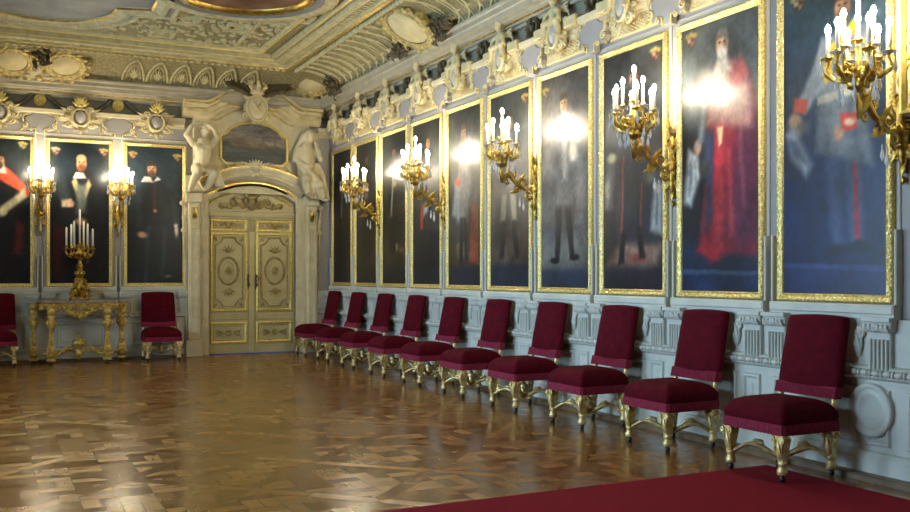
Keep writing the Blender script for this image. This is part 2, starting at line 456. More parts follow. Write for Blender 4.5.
for i in range(26):                    # palmettes in pointed arches on the cove over the far wall
    u = 4.2-i*.405
    if u < XL+1.3 or -.25 < u < 1.9: continue
    for e in (-1, 1):
        b.tube([cove_pt('b', u+e*.18*math.cos(q*PI/2/8)**.7, .08+.72*q/8, .016) for q in range(9)], .022, 6, 1)
        b.tube([cove_pt('b', u+e*.12*math.cos(q*PI/2/8)**.7, .12+.5*q/8, .01) for q in range(9)], .01, 6, 1)
    for a in (-.9, -.45, 0, .45, .9):
        b.tube([cove_pt('b', u+math.sin(a)*.10*q/4, .16+.34*math.cos(a)*q/4, .015+.02*math.sin(PI*q/4)) for q in range(5)], [.012, .02, .024, .018, .006], 6, 1)
struct(b.build('trim_6', ['ground', 'ceiling']))
around('trim_9', [(1.545, 5.212), (1.55, 5.205), (1.565, 5.205), (1.57, 5.215)], 'door_gold')
around('trim_10', [(1.80, 5.246), (1.805, 5.235), (1.825, 5.235), (1.83, 5.25)], 'door_gold')
around('trim_7', [(1.10, 5.165), (1.16, 5.165), (1.17, 5.20), (1.13, 5.22)], 'gold')
# ceiling field and its mouldings
b = MB()
b.add(rect_loop(1.0, ZC), [(0, 1, 2, 3)], 7, False)
for prof in ([(1.13, 5.17), (1.21, 5.175), (1.22, 5.25), (1.31, 5.255), (1.32, 5.20), (1.36, 5.18), (1.46, 5.185), (1.47, 5.235), (1.52, 5.24), (1.53, 5.21), (1.575, 5.215), (1.58, 5.30)],
             [(1.78, 5.30), (1.78, 5.26), (1.80, 5.245), (1.86, 5.25), (1.88, 5.27), (1.885, 5.30)]):
    b.loft([rect_loop(d, z) for d, z in prof], 0, False)
for i in range(80):                    # dentils inside the border
    y = YB-1.5-i*.11
    if y > 8: b.box(XR-1.31, XR-1.22, y-.03, y+.03, 5.20, 5.26)
    x = XR-1.6-i*.11
    if x > XL+1.5: b.box(x-.03, x+.03, YB-1.31, YB-1.22, 5.20, 5.26)
def ceil_ring(poly, prof, m=0, smooth=False):
    b.loft([[(x, y, z) for x, y in off_poly(poly, d)] for d, z in prof], m, smooth)
def ceil_fill(poly, z, m): b.add([(x, y, z) for x, y in poly], [tuple(range(len(poly)-1, -1, -1))], m, False)
# lobed field of the big picture (clockwise from below is fine: offsets run inwards)
lobe = [(-1.1, 13.9), (-1.1, 6), (2.0, 6), (2.0, 13.84), (1.54, 13.97)] + [(.6+.95*math.cos(a), 14.13+.94*math.sin(a)) for a in [q*PI/12 for q in range(0, 13)]][1:12] + [(-.34, 13.97)]
ceil_fill(lobe, 5.285, 2)
ceil_ring(lobe, [(.0, 5.285), (-.02, 5.25), (-.09, 5.235), (-.12, 5.215), (-.2, 5.215), (-.22, 5.25), (-.30, 5.255), (-.33, 5.225), (-.36, 5.225), (-.38, 5.30)], 0)
for i in range(60):
    a = i*PI/58; x, y = .6+1.10*math.cos(a), 14.13+1.09*math.sin(a); b.ell((x, y, 5.225), (.02, .02, .03), 5, 4, 0)
ceil_ring(lobe, [(.004, 5.26), (-.018, 5.245), (-.018, 5.26)], 3)
ceil_ring(lobe, [(-.235, 5.24), (-.285, 5.24), (-.29, 5.26)], 5)
med = ellp(3.0, 12.5, .84, .84, 48)
ceil_fill(med, 5.285, 4)
ceil_ring(med, [(0, 5.285), (-.02, 5.24), (-.10, 5.22), (-.12, 5.25)], 3, True)
ceil_ring(med, [(-.12, 5.25), (-.14, 5.215), (-.22, 5.215), (-.25, 5.24)], 5, True)
ceil_ring(med, [(-.25, 5.24), (-.30, 5.215), (-.42, 5.22), (-.44, 5.30)], 0, True)
def sq(cx, cy, h, rot=0):
    p = [(cx+h*math.cos(rot+PI/4+i*PI/2)*1.414, cy+h*math.sin(rot+PI/4+i*PI/2)*1.414) for i in range(4)]
    ceil_fill(p, 5.292, 6); ceil_ring(p, [(0, 5.29), (-.02, 5.25), (-.07, 5.25), (-.08, 5.30)], 0)
    b.lathe_e((cx, cy, 5.28), (h*.55, h*.55, .03), 10, 6, 0)
for cx, cy in ((2.55, 14.25), (3.35, 14.35), (4.05, 13.4), (4.05, 12.2), (2.35, 15.2)): sq(cx, cy, .12)
p = rectp(3.6, 4.0, 13.85, 15.5); ceil_ring(p, [(0, 5.30), (0, 5.26), (-.04, 5.255), (-.05, 5.30)], 0)
rr = random.Random(3)
for i in range(330):                   # low leaf relief over the field
    x, y = rr.uniform(1.6, 3.95), rr.uniform(13.0, 15.6)
    if math.hypot(x-3, y-12.5) < 1.35 or (x < 2.45 and y < 14.4) or math.hypot(x-.6, y-14.1) < 1.45: continue
    a = rr.uniform(0, 6.28); b.tube([(x+.10*q*math.cos(a+q*.7), y+.10*q*math.sin(a+q*.7), 5.29) for q in (0, .4, .8, 1.2)], [.015, .03, .024, .008], 5, 0)
sky = mat('ceiling_sky_picture', (128, 132, 128), .6, 0, (84, 90, 94), 1.6, detail=5)
MT['ceiling_sky_picture'] = sky
MT['ceiling_dark_picture'] = mat('ceiling_brown_picture', (86, 50, 34), .5, 0, (130, 92, 66), 3)
MT['rim_grey'] = mat('blue_grey_rim', (112, 112, 114), .5)
MT['panel_dark'] = mat('dark_panel_ground', (74, 64, 40), .7)
struct(b.build('ceiling', ['ceiling', 'stucco_warm', 'ceiling_sky_picture', 'gold', 'ceiling_dark_picture', 'rim_grey', 'panel_dark', 'ground']))
b = MB(); b.box(XL-.3, XR+.3, YF-.3, YB+.3, 5.4, 5.5); struct(b.build('ceiling_slab', 'wall'))
# ------------------------------------------------------------------ pictures: pigment laid on a fine mesh
def canvas(name, w, h, z0, shapes, base, parent, nx=64, y=-.045, seed=0, x0=0, warp=.012):
    nz = int(nx*h/w)
    gx, gz = np.meshgrid(np.linspace(0, 1, nx+1), np.linspace(0, 1, nz+1))
    rng = np.random.RandomState(seed+5)
    def noise(fx, fz):
        a = rng.rand(int(fz)+3, int(fx)+3); px, pz = gx*fx, gz*fz
        i, j = px.astype(int), pz.astype(int); u, v = px-i, pz-j
        u, v = u*u*(3-2*u), v*v*(3-2*v)
        return (a[j, i]*(1-u)+a[j, i+1]*u)*(1-v)+(a[j+1, i]*(1-u)+a[j+1, i+1]*u)*v-.5
    n1, n2 = noise(4, 9)+.5*noise(9, 20), noise(5, 8)+.5*noise(10, 22)
    n3 = noise(3, 6)+.5*noise(7, 15)+.45*noise(22, 40)+.3*noise(45, 90)
    asp = h/w; X, Z = gx+warp*n1*1.4, gz+warp*n2*1.4/asp
    stops = base if isinstance(base, list) else [(0, base), (1, base)]
    col = np.zeros(gx.shape+(3,))
    for ch in range(3): col[..., ch] = np.interp(gz, [s[0] for s in stops], [s[1][ch] for s in stops])
    col *= (1+.55*n3)[..., None]
    for sh in shapes:
        kind, geo, c = sh[0], sh[1], sh[2]; soft = sh[3] if len(sh) > 3 else .02
        if kind == 'e':
            cx, cz, rx, rz = geo[:4]; ro = geo[4] if len(geo) > 4 else 0
            dx, dz = X-cx, (Z-cz)*asp
            ax, az = dx*math.cos(ro)+dz*math.sin(ro), -dx*math.sin(ro)+dz*math.cos(ro)
            d = (np.sqrt((ax/rx)**2+(az/(rz*asp))**2+1e-9)-1)*min(rx, rz*asp)
        else:
            P = [(px, pz*asp) for px, pz in geo]; zz = Z*asp; d = np.full(gx.shape, 1e9); ins = np.zeros(gx.shape, bool)
            for i in range(len(P)):
                (ax, az), (bx, bz) = P[i-1], P[i]
                ex, ez = bx-ax, bz-az; t = np.clip(((X-ax)*ex+(zz-az)*ez)/(ex*ex+ez*ez+1e-12), 0, 1)
                d = np.minimum(d, np.hypot(X-ax-t*ex, zz-az-t*ez))
                cr = ((az > zz) != (bz > zz)) & (X < ex*(zz-az)/(ez if abs(ez) > 1e-9 else 1e-9)+ax); ins ^= cr
            d = np.where(ins, -d, d)
        m = np.clip(.5-d/soft/1.9, 0, 1); m = (m*m*(3-2*m))[..., None]
        cc = np.array(c, float)[None, None]*(1+.5*n3)[..., None]
        col = col*(1-m)+cc*m
    s = np.clip(col*(.66 if seed == 0 else .82)/255, 0, 1); l = np.where(s <= .04045, s/12.92, ((s+.055)/1.055)**2.4)
    v = [(x0+(px-.5)*w, y, z0+pz*h) for px, pz in zip(gx.ravel(), gz.ravel())]
    W = nx+1; f = [(j*W+i, j*W+i+1, (j+1)*W+i+1, (j+1)*W+i) for j in range(nz) for i in range(nx)]
    me = bpy.data.meshes.new(name); me.from_pydata(v, [], f); me.materials.append(MT['oil'])
    a = me.color_attributes.new('pigment', 'FLOAT_COLOR', 'POINT')
    a.data.foreach_set('color', np.concatenate([l.reshape(-1, 3), np.ones((l.size//3, 1))], 1).ravel().astype('f'))
    o = bpy.data.objects.new(name, me); C.objects.link(o); o.parent = parent
    return o
E_, P_ = 'e', 'p'
SKIN = (196, 152, 120); DARK = (24, 26, 30)
FRAME_PROF = [(0, 0), (0, -.028), (.008, -.040), (.020, -.044), (.036, -.036), (.046, -.032), (.053, -.036), (.060, -.032), (.066, -.02)]
def frame_mesh(w, h, prof=FRAME_PROF):
    b = MB(); b.ring(rectp(-w/2, w/2, 0, h), prof, 0)
    for s in (0,):
        n = int(h/.045)
        for i in range(n):
            for x in (-w/2+.018, w/2-.018): b.ell((x, -.040, (i+.5)*h/n), (.010, .009, .02), 6, 4, 0)
        n = int(w/.045)
        for i in range(n):
            for z in (.018, h-.018): b.ell((-w/2+(i+.5)*w/n, -.040, z), (.02, .009, .011), 6, 4, 0)
    o = b.build('picture_frame', 'frame_gold'); me = o.data; bpy.data.objects.remove(o); return me
PW, PH, PZ = 1.122, 2.58, 1.28
FM = frame_mesh(PW, PH); FMB = frame_mesh(1.085, 2.57)
def portrait(loc, rz, label, group, shapes, base, w, h, fm, seed):
    t = empty('portrait_painting', loc, rz); tag(t, label, 'painting', group)
    f = bpy.data.objects.new('picture_frame', fm); C.objects.link(f); f.parent = t
    f.location.y = -.014
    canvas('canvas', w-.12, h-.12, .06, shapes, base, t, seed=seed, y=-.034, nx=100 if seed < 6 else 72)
    return t
def arms(x=.12, z=.95, c1=(150, 60, 48), c2=(190, 170, 90)):
    d = tuple(q*.7 for q in c1)
    return [(P_, [(x-.06, z+.012), (x+.06, z+.012), (x+.05, z-.012), (x, z-.024), (x-.05, z-.012)], d, .02), (P_, [(x-.05, z+.01), (x, z+.01), (x, z-.005), (x-.045, z-.005)], (170, 166, 150), .015), (P_, [(x, z-.005), (x+.045, z-.005), (x+.02, z-.018), (x, z-.02)], (150, 140, 110), .015), (E_, (x-.05, z+.018, .03, .008), c2, .02), (E_, (x+.05, z+.016, .03, .008), c2, .02), (E_, (x, z+.022, .03, .008), c2, .02)]
def head(x, z, s=1, hair=(60, 48, 40), beard=None, skin=SKIN, bald=False):
    q = []
    if not bald: q.append((E_, (x, z+.010*s, .072*s, .037*s), hair, .02))
    q += [(E_, (x, z-.002*s, .062*s, .034*s), skin, .02), (E_, (x+.034*s, z-.004*s, .026*s, .028*s), tuple(k*.80 for k in skin), .03), (E_, (x-.012*s, z+.014*s, .026*s, .008*s), tuple(min(255, k*1.08) for k in skin), .02)]
    if bald: q.append((E_, (x, z+.024*s, .062*s, .022*s), skin, .02))
    else: q.append((P_, [(x-.066*s, z+.016*s), (x+.064*s, z+.020*s), (x+.05*s, z+.044*s), (x-.04*s, z+.044*s)], hair, .02))
    q += [(E_, (x-.026*s, z+.006*s, .014*s, .004*s), (70, 48, 40), .008), (E_, (x+.026*s, z+.006*s, .014*s, .004*s), (70, 48, 40), .008),
          (E_, (x+.004*s, z-.006*s, .010*s, .010*s), (170, 112, 86), .012)]
    if beard: q.append((E_, (x, z-.026*s, .048*s, .022*s), beard, .025))
    q.append((E_, (x, z-.019*s, .020*s, .0035*s), (140, 66, 60), .01))
    return q
PORT = {
 0: ('tall gilt-framed portrait of a standing man in pale blue-grey uniform with a yellow sash', [(0, (20, 36, 84)), (.35, (24, 44, 98)), (.6, (42, 62, 88)), (1, (60, 78, 86))],  # blue daylight on the lower canvas is painted into these ground colours
  [(P_, [(0, 0), (1, 0), (1, .07), (0, .085)], (34, 52, 112), .02), (P_, [(0, .085), (1, .07), (1, .09), (0, .10)], (58, 80, 140), .01),
   (P_, [(0, .40), (.22, .36), (.24, .60), (.02, .64)], (36, 44, 66), .08), (E_, (.15, .545, .10, .03), (120, 118, 112), .05),
   (P_, [(.03, .53), (.12, .54), (.30, .42), (.24, .38), (.10, .44)], (160, 170, 182), .05), (P_, [(.05, .52), (.14, .5), (.26, .42), (.1, .46)], (92, 106, 128), .03),
   (P_, [(.42, .43), (.57, .45), (.62, .15), (.50, .15)], (66, 86, 134), .05), (P_, [(.60, .45), (.76, .43), (.80, .16), (.66, .16)], (70, 92, 140), .05),
   (P_, [(.685, .42), (.735, .42), (.76, .17), (.71, .17)], (190, 44, 60), .025), (E_, (.56, .14, .11, .018), (18, 24, 46), .03), (E_, (.76, .15, .1, .018), (18, 24, 46), .03),
   (P_, [(.33, .46), (.88, .39), (.84, .64), (.78, .84), (.42, .82), (.36, .62)], (122, 134, 146), .05),
   (P_, [(.42, .60), (.44, .45), (.50, .45), (.50, .6)], (110, 122, 134), .05), (P_, [(.62, .60), (.70, .42), (.78, .42), (.70, .62)], (104, 116, 130), .05),
   (P_, [(.36, .635), (.84, .655), (.84, .63), (.36, .61)], (192, 190, 176), .02),
   (P_, [(.40, .82), (.30, .72), (.14, .62), (.22, .585), (.42, .66), (.50, .78)], (146, 156, 166), .03), (P_, [(.80, .82), (.92, .70), (.82, .54), (.70, .55), (.76, .68)], (140, 150, 160), .03),
   (P_, [(.13, .65), (.26, .635), (.24, .59), (.11, .60)], (206, 84, 58), .02), (P_, [(.58, .57), (.74, .565), (.74, .515), (.60, .51)], (206, 62, 52), .02), (E_, (.67, .54, .05, .012), (226, 206, 170), .02),
   (E_, (.12, .575, .06, .02), SKIN, .03), (E_, (.56, .51, .05, .022), SKIN, .03),
   (P_, [(.40, .70), (.44, .67), (.74, .83), (.70, .85), (.56, .80)], (232, 190, 44), .02), (P_, [(.40, .70), (.52, .74), (.56, .80), (.47, .79)], (232, 190, 44), .02),
   (E_, (.66, .73, .03, .012), (210, 180, 100), .02), (E_, (.60, .68, .05, .014), (220, 216, 200), .03)] + head(.60, .90, 1.1, (90, 70, 50), (110, 86, 60)) + arms(.17, .955, (120, 64, 48))),
 1: ('gilt-framed portrait of a bearded man in a long crimson robe with white plumes beside him', [(0, (24, 38, 66)), (.3, (30, 42, 58)), (.7, (70, 82, 88)), (1, (76, 80, 80))],
  [(P_, [(0, 0), (1, 0), (1, .065), (0, .075)], (28, 44, 78), .02), (P_, [(0, .065), (1, .06), (1, .075), (0, .085)], (60, 78, 108), .01),
   (P_, [(0, .2), (.3, .2), (.34, .62), (0, .62)], (22, 28, 36), .15),
   (P_, [(.24, .16), (.40, .10), (.62, .14), (.99, .13), (.99, .5), (.95, .70), (.80, .83), (.50, .83), (.34, .74), (.38, .5)], (130, 26, 44), .06),
   (P_, [(.60, .22), (.74, .16), (.99, .17), (.99, .6), (.86, .76), (.70, .5)], (96, 38, 66), .12),
   (P_, [(.42, .16), (.56, .15), (.58, .50), (.54, .70), (.44, .6)], (176, 48, 60), .06), (P_, [(.20, .15), (.52, .11), (.50, .17), (.3, .2)], (160, 34, 48), .04),
   (P_, [(.64, .2), (.70, .2), (.66, .52), (.60, .52)], (168, 56, 70), .04), (P_, [(.80, .3), (.84, .3), (.78, .62), (.74, .62)], (140, 70, 90), .04),
   (P_, [(.34, .22), (.41, .26), (.44, .60), (.34, .58)], (46, 60, 92), .04), (P_, [(.28, .2), (.34, .22), (.36, .4), (.31, .4)], (110, 44, 58), .03),
   (P_, [(.36, .62), (.92, .58), (.88, .74), (.78, .84), (.48, .83), (.38, .74)], (188, 132, 126), .06), (E_, (.72, .78, .12, .04), (178, 74, 84), .04),
   (P_, [(.40, .70), (.62, .68), (.60, .82), (.48, .82)], (214, 196, 176), .06), (E_, (.50, .75, .05, .02), (196, 170, 110), .03), (E_, (.55, .70, .05, .02), (236, 224, 208), .03),
   (P_, [(.48, .60), (.56, .60), (.54, .54), (.50, .53)], (222, 200, 150), .02),
   (P_, [(.04, .34), (.14, .32), (.26, .44), (.22, .52), (.10, .54), (.06, .46)], (206, 208, 204), .05), (P_, [(.10, .36), (.13, .36), (.14, .5), (.12, .5)], (150, 156, 160), .02), (P_, [(.19, .40), (.21, .40), (.19, .5), (.17, .5)], (156, 160, 164), .02),
   (E_, (.31, .46, .075, .035), (62, 64, 62), .03), (E_, (.23, .545, .05, .025), SKIN, .03), (P_, [(.22, .55), (.30, .56), (.36, .70), (.30, .70)], (120, 128, 138), .04),
   (P_, [(.44, .80), (.66, .80), (.62, .85), (.48, .85)], (210, 204, 196), .04)] + head(.55, .905, 1.15, (112, 108, 102), (158, 152, 142)) + [(E_, (.55, .87, .06, .025), (196, 190, 182), .03)] + arms(.13, .95)),
 2: ('gilt-framed portrait of a dark-robed figure with a red-edged cloak and a white plume at right', [(0, (40, 42, 46)), (.1, (52, 46, 44)), (.5, (52, 56, 62)), (1, (66, 68, 68))],
  [(P_, [(0, 0), (1, 0), (1, .09), (0, .09)], (38, 42, 50), .01), (P_, [(.05, .10), (.9, .10), (.98, .18), (.3, .2)], (140, 112, 98), .08), (E_, (.6, .13, .14, .018), (130, 60, 58), .04),
   (P_, [(.12, .2), (.9, .2), (.82, .6), (.76, .82), (.40, .82), (.24, .6)], (40, 46, 56), .08), (P_, [(.22, .2), (.30, .2), (.32, .6), (.24, .6)], (66, 58, 62), .05),
   (P_, [(.30, .2), (.33, .2), (.36, .56), (.34, .56)], (150, 70, 56), .02), (P_, [(.62, .2), (.645, .2), (.67, .44), (.65, .44)], (150, 66, 52), .02),
   (P_, [(.26, .10), (.36, .11), (.40, .24), (.32, .24)], (26, 28, 34), .03), (P_, [(.62, .13), (.72, .13), (.64, .26), (.56, .26)], (26, 28, 34), .03),
   (P_, [(.02, .34), (.16, .34), (.22, .54), (.08, .56)], (98, 94, 92), .05), (E_, (.16, .56, .08, .02), (180, 170, 130), .03), (E_, (.07, .42, .05, .05), (180, 168, 150), .05),
   (P_, [(.80, .24), (.98, .22), (.98, .42), (.86, .44)], (158, 164, 166), .05), (P_, [(.88, .26), (.91, .26), (.92, .40), (.89, .40)], (96, 104, 110), .02), (E_, (.78, .46, .08, .03), (86, 92, 76), .04)] + head(.52, .88, 1.1, (80, 70, 60), (90, 76, 64)) + arms(.88, .945, (170, 70, 50))),
 3: ('gilt-framed portrait of a clean-shaven man in grey with dark stockings on a pale floor', [(0, (50, 58, 70)), (.3, (74, 78, 82)), (.7, (92, 92, 92)), (1, (80, 78, 78))],
  [(P_, [(0, 0), (1, 0), (1, .085), (0, .085)], (42, 54, 72), .01), (P_, [(0, .10), (1, .10), (1, .26), (0, .24)], (112, 112, 108), .1),
   (P_, [(.30, .12), (.40, .13), (.46, .40), (.32, .40)], (26, 30, 38), .03), (P_, [(.62, .13), (.72, .14), (.62, .40), (.50, .40)], (26, 30, 38), .03), (E_, (.30, .125, .09, .014), (20, 22, 28), .02), (E_, (.72, .14, .09, .014), (20, 22, 28), .02),
   (P_, [(.22, .38), (.80, .38), (.74, .6), (.70, .80), (.36, .80), (.28, .6)], (104, 106, 108), .06), (P_, [(.10, .2), (.28, .2), (.32, .75), (.24, .7)], (84, 88, 94), .1), (P_, [(.70, .3), (.92, .22), (.86, .7), (.70, .78)], (126, 126, 126), .1),
   (P_, [(.46, .5), (.56, .5), (.56, .78), (.46, .78)], (160, 156, 148), .05), (E_, (.68, .62, .09, .04), (190, 180, 164), .05), (E_, (.34, .6, .05, .04), (66, 70, 76), .04), (P_, [(.42, .76), (.58, .76), (.54, .82), (.45, .82)], (206, 202, 196), .03)] + head(.49, .855, 1.15, (72, 62, 54)) + arms(.1, .93, (110, 90, 70))),
 4: ('gilt-framed portrait of a dark-coated figure with pale breeches on a brown floor', [(0, (34, 42, 54)), (.25, (62, 56, 54)), (.6, (72, 76, 80)), (1, (58, 62, 62))],
  [(P_, [(0, 0), (1, 0), (1, .12), (0, .12)], (34, 44, 60), .01), (P_, [(0, .12), (1, .12), (1, .26), (0, .22)], (84, 70, 62), .08),
   (P_, [(.24, .15), (.36, .15), (.46, .36), (.32, .36)], (28, 32, 40), .03), (P_, [(.66, .14), (.76, .15), (.66, .36), (.54, .36)], (28, 32, 40), .03),
   (P_, [(.26, .34), (.40, .34), (.46, .54), (.34, .54)], (172, 158, 132), .04), (P_, [(.56, .34), (.70, .34), (.64, .54), (.50, .54)], (166, 152, 126), .04),
   (P_, [(.24, .48), (.78, .48), (.72, .80), (.34, .80)], (74, 78, 84), .05), (P_, [(.44, .5), (.58, .5), (.56, .78), (.46, .78)], (140, 138, 134), .06), (P_, [(.10, .2), (.22, .2), (.34, .76), (.26, .76)], (46, 50, 56), .08)] + head(.50, .85, 1.1, (70, 60, 54)) + arms(.88, .94)),
 5: ('gilt-framed portrait of a pale-robed figure before a rust-red curtain at lower right', [(0, (30, 34, 44)), (.3, (58, 58, 58)), (.7, (82, 82, 80)), (1, (56, 60, 60))],
  [(P_, [(0, 0), (1, 0), (1, .10), (0, .10)], (32, 40, 54), .01), (P_, [(.64, .12), (.94, .12), (.92, .44), (.70, .46)], (132, 66, 46), .06), (P_, [(.0, .12), (.6, .12), (.6, .25), (.0, .25)], (74, 60, 48), .1),
   (E_, (.4, .2, .16, .05), (110, 92, 70), .05), (P_, [(.28, .36), (.62, .36), (.70, .60), (.64, .82), (.38, .82), (.30, .6)], (134, 128, 120), .08), (P_, [(.12, .40), (.34, .38), (.36, .58), (.22, .6)], (150, 150, 146), .06),
   (E_, (.30, .59, .07, .025), (180, 60, 42), .04), (P_, [(.36, .12), (.46, .12), (.48, .38), (.38, .38)], (38, 40, 44), .03), (P_, [(.52, .12), (.6, .12), (.58, .38), (.5, .38)], (38, 40, 44), .03)] + head(.48, .86, 1.1, (90, 80, 70), (110, 96, 84))),
 6: ('narrow-looking gilt-framed portrait with a red stripe and a white cloth at left', [(0, (22, 28, 38)), (.4, (36, 42, 50)), (.8, (64, 68, 68)), (1, (50, 54, 54))],
  [(P_, [(0, 0), (1, 0), (1, .10), (0, .10)], (30, 38, 52), .01), (P_, [(.26, .34), (.40, .34), (.44, .60), (.34, .60)], (168, 66, 48), .04), (P_, [(.40, .42), (.60, .46), (.62, .64), (.46, .64)], (168, 170, 168), .06),
   (P_, [(.30, .5), (.80, .5), (.74, .82), (.40, .82)], (48, 52, 58), .06), (P_, [(.34, .12), (.48, .12), (.50, .4), (.40, .4)], (26, 30, 38), .04), (P_, [(.62, .12), (.74, .12), (.7, .5), (.58, .5)], (24, 28, 36), .04)] + head(.55, .87, 1.1)),
 7: ('dark gilt-framed portrait of a figure with a pale staff, brown ground at its foot', [(0, (20, 26, 36)), (.2, (56, 44, 34)), (.45, (30, 34, 38)), (1, (40, 46, 48))],
  [(P_, [(0, 0), (1, 0), (1, .10), (0, .10)], (24, 30, 42), .01), (P_, [(.30, .2), (.7, .2), (.76, .6), (.64, .82), (.36, .82), (.26, .6)], (24, 26, 30), .08), (P_, [(.36, .45), (.42, .45), (.50, .76), (.46, .78)], (150, 152, 150), .03), (E_, (.5, .66, .09, .02), (150, 142, 90), .03), (E_, (.8, .22, .1, .02), (110, 86, 62), .05), (E_, (.62, .24, .05, .03), (140, 120, 90), .03)] + head(.5, .87, 1.1, (40, 34, 30), (50, 40, 34))),
 8: ('very dark gilt-framed portrait with a warm brown ground, second from the far corner', [(0, (18, 24, 34)), (.2, (58, 42, 32)), (.4, (28, 30, 34)), (1, (36, 42, 44))],
  [(P_, [(0, 0), (1, 0), (1, .10), (0, .10)], (20, 26, 36), .01), (P_, [(.30, .18), (.72, .18), (.74, .6), (.64, .82), (.36, .82), (.26, .6)], (20, 20, 24), .08), (P_, [(.40, .6), (.6, .6), (.56, .8), (.44, .8)], (90, 84, 74), .06)] + head(.5, .87, 1.1, (40, 34, 30), (56, 44, 36), (150, 112, 88))),
 9: ('almost black gilt-framed portrait on the long wall right beside the far corner', [(0, (16, 20, 28)), (.2, (34, 32, 32)), (1, (30, 36, 38))],
  [(P_, [(.30, .12), (.72, .12), (.74, .6), (.64, .82), (.36, .82), (.26, .6)], (14, 15, 18), .08), (P_, [(.44, .5), (.50, .5), (.56, .74), (.52, .76)], (130, 132, 130), .03)] + head(.5, .87, 1.1, (40, 34, 30), (56, 44, 36), (140, 106, 84))),
}
SHORT = {0: 'man with yellow sash', 1: 'man in crimson robe', 2: 'figure in red-edged cloak', 3: 'clean-shaven man in grey', 4: 'figure in pale breeches', 5: 'pale-robed figure by red curtain', 6: 'figure with red stripe', 7: 'figure with pale staff', 8: 'dark figure second from corner', 9: 'almost black corner figure'}
for k in range(10):
    lb, base, sh = PORT[k]
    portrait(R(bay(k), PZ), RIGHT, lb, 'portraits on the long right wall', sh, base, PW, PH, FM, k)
def collar(x, z): return [(P_, [(x-.11, z-.05), (x+.11, z-.055), (x+.06, z-.015), (x-.06, z-.01)], (214, 212, 204), .02)]
BACK = [
 ('gilt-framed portrait of a man in armour with a red sash, at the far left', [(0, (18, 24, 32)), (1, (36, 44, 46))],
  [(P_, [(.25, .0), (.8, 0), (.9, .5), (.95, .72), (.62, .82), (.35, .8), (.2, .5)], (26, 28, 34), .06), (P_, [(.35, .70), (.5, .72), (.98, .60), (.98, .66), (.62, .80), (.4, .8)], (186, 74, 50), .03), (P_, [(.52, .46), (.95, .60), (.9, .66), (.8, .62), (.55, .54)], (176, 168, 140), .04), (E_, (.56, .5, .07, .03), (200, 190, 150), .04), (P_, [(.72, .2), (.86, .2), (.9, .4), (.78, .44)], (100, 40, 40), .06), (P_, [(.4, .76), (.62, .76), (.58, .82), (.45, .82)], (210, 206, 196), .03)] + head(.5, .85, 1.35, (40, 30, 24), (70, 48, 34)) + arms(.88, .955, (160, 140, 70))),
 ('gilt-framed portrait of a bald bearded man in black, above the console table', [(0, (16, 20, 26)), (.6, (22, 30, 36)), (1, (40, 50, 52))],
  [(E_, (.5, .76, .46, .26), (24, 34, 42), .05), (P_, [(.12, .0), (.9, 0), (.86, .4), (.94, .66), (.66, .80), (.4, .80), (.10, .62), (.06, .5)], (24, 26, 32), .06), (P_, [(.02, .05), (.2, .02), (.26, .4), (.06, .4)], (70, 26, 28), .1),
   (P_, [(.36, .72), (.42, .76), (.55, .62), (.52, .56)], (176, 156, 110), .03), (P_, [(.70, .70), (.64, .74), (.52, .60), (.54, .55)], (176, 156, 110), .03), (P_, [(.44, .50), (.60, .50), (.62, .70), (.44, .70)], (92, 100, 94), .06), (E_, (.52, .44, .10, .025), (150, 116, 60), .03),
   (P_, [(.18, .60), (.36, .60), (.38, .54), (.2, .54)], (190, 180, 164), .03), (E_, (.33, .565, .07, .022), SKIN, .03), (P_, [(.10, .66), (.26, .72), (.34, .60), (.16, .58)], (36, 48, 52), .05), (P_, [(.60, .14), (.66, .14), (.70, .36), (.62, .36)], (90, 88, 76), .04)] + collar(.49, .80) + head(.52, .855, 1.35, (90, 60, 40), (140, 84, 50), (216, 168, 124), True) + arms(.1, .93, (190, 90, 60), (210, 196, 170)) + arms(.9, .94, (150, 70, 50))),
 ('gilt-framed portrait of a dark-haired man in a dark robe, left of the door', [(0, (20, 28, 34)), (.5, (26, 40, 50)), (1, (42, 52, 54))],
  [(E_, (.5, .76, .46, .26), (34, 48, 58), .05), (P_, [(.1, .0), (.9, 0), (.92, .4), (.86, .66), (.62, .76), (.36, .76), (.16, .64), (.12, .4)], (26, 34, 42), .06), (P_, [(.30, .0), (.36, 0), (.42, .42), (.34, .42)], (40, 54, 64), .04), (P_, [(.60, .0), (.66, 0), (.72, .42), (.64, .42)], (40, 54, 64), .04), (P_, [(.46, .52), (.52, .52), (.52, .74), (.48, .74)], (70, 40, 34), .03), (E_, (.50, .53, .03, .012), (180, 130, 60), .02),
   (E_, (.27, .355, .09, .022, -.3), SKIN, .03), (E_, (.89, .385, .035, .04), (206, 190, 170), .03), (E_, (.88, .43, .035, .02), (206, 206, 200), .02), (P_, [(.16, .62), (.24, .66), (.3, .42), (.18, .40)], (38, 52, 60), .04), (P_, [(.80, .64), (.86, .62), (.92, .44), (.84, .44)], (38, 52, 60), .04), (E_, (.74, .05, .06, .01), (120, 126, 126), .02)] + collar(.36, .79)[:1] + [(P_, [(.48, .74), (.60, .76), (.54, .78)], (206, 204, 196), .02)] + head(.44, .835, 1.25, (50, 40, 34), (90, 66, 50), (198, 156, 122)) + arms(.1, .93, (170, 80, 56)) + arms(.9, .925, (150, 66, 48))),
]
for i, (lb, base, sh) in enumerate(BACK):
    portrait(B(QX[i], 1.275), 0, lb, 'portraits on the far wall', sh, base, 1.085, 2.57, FMB, 20+i)
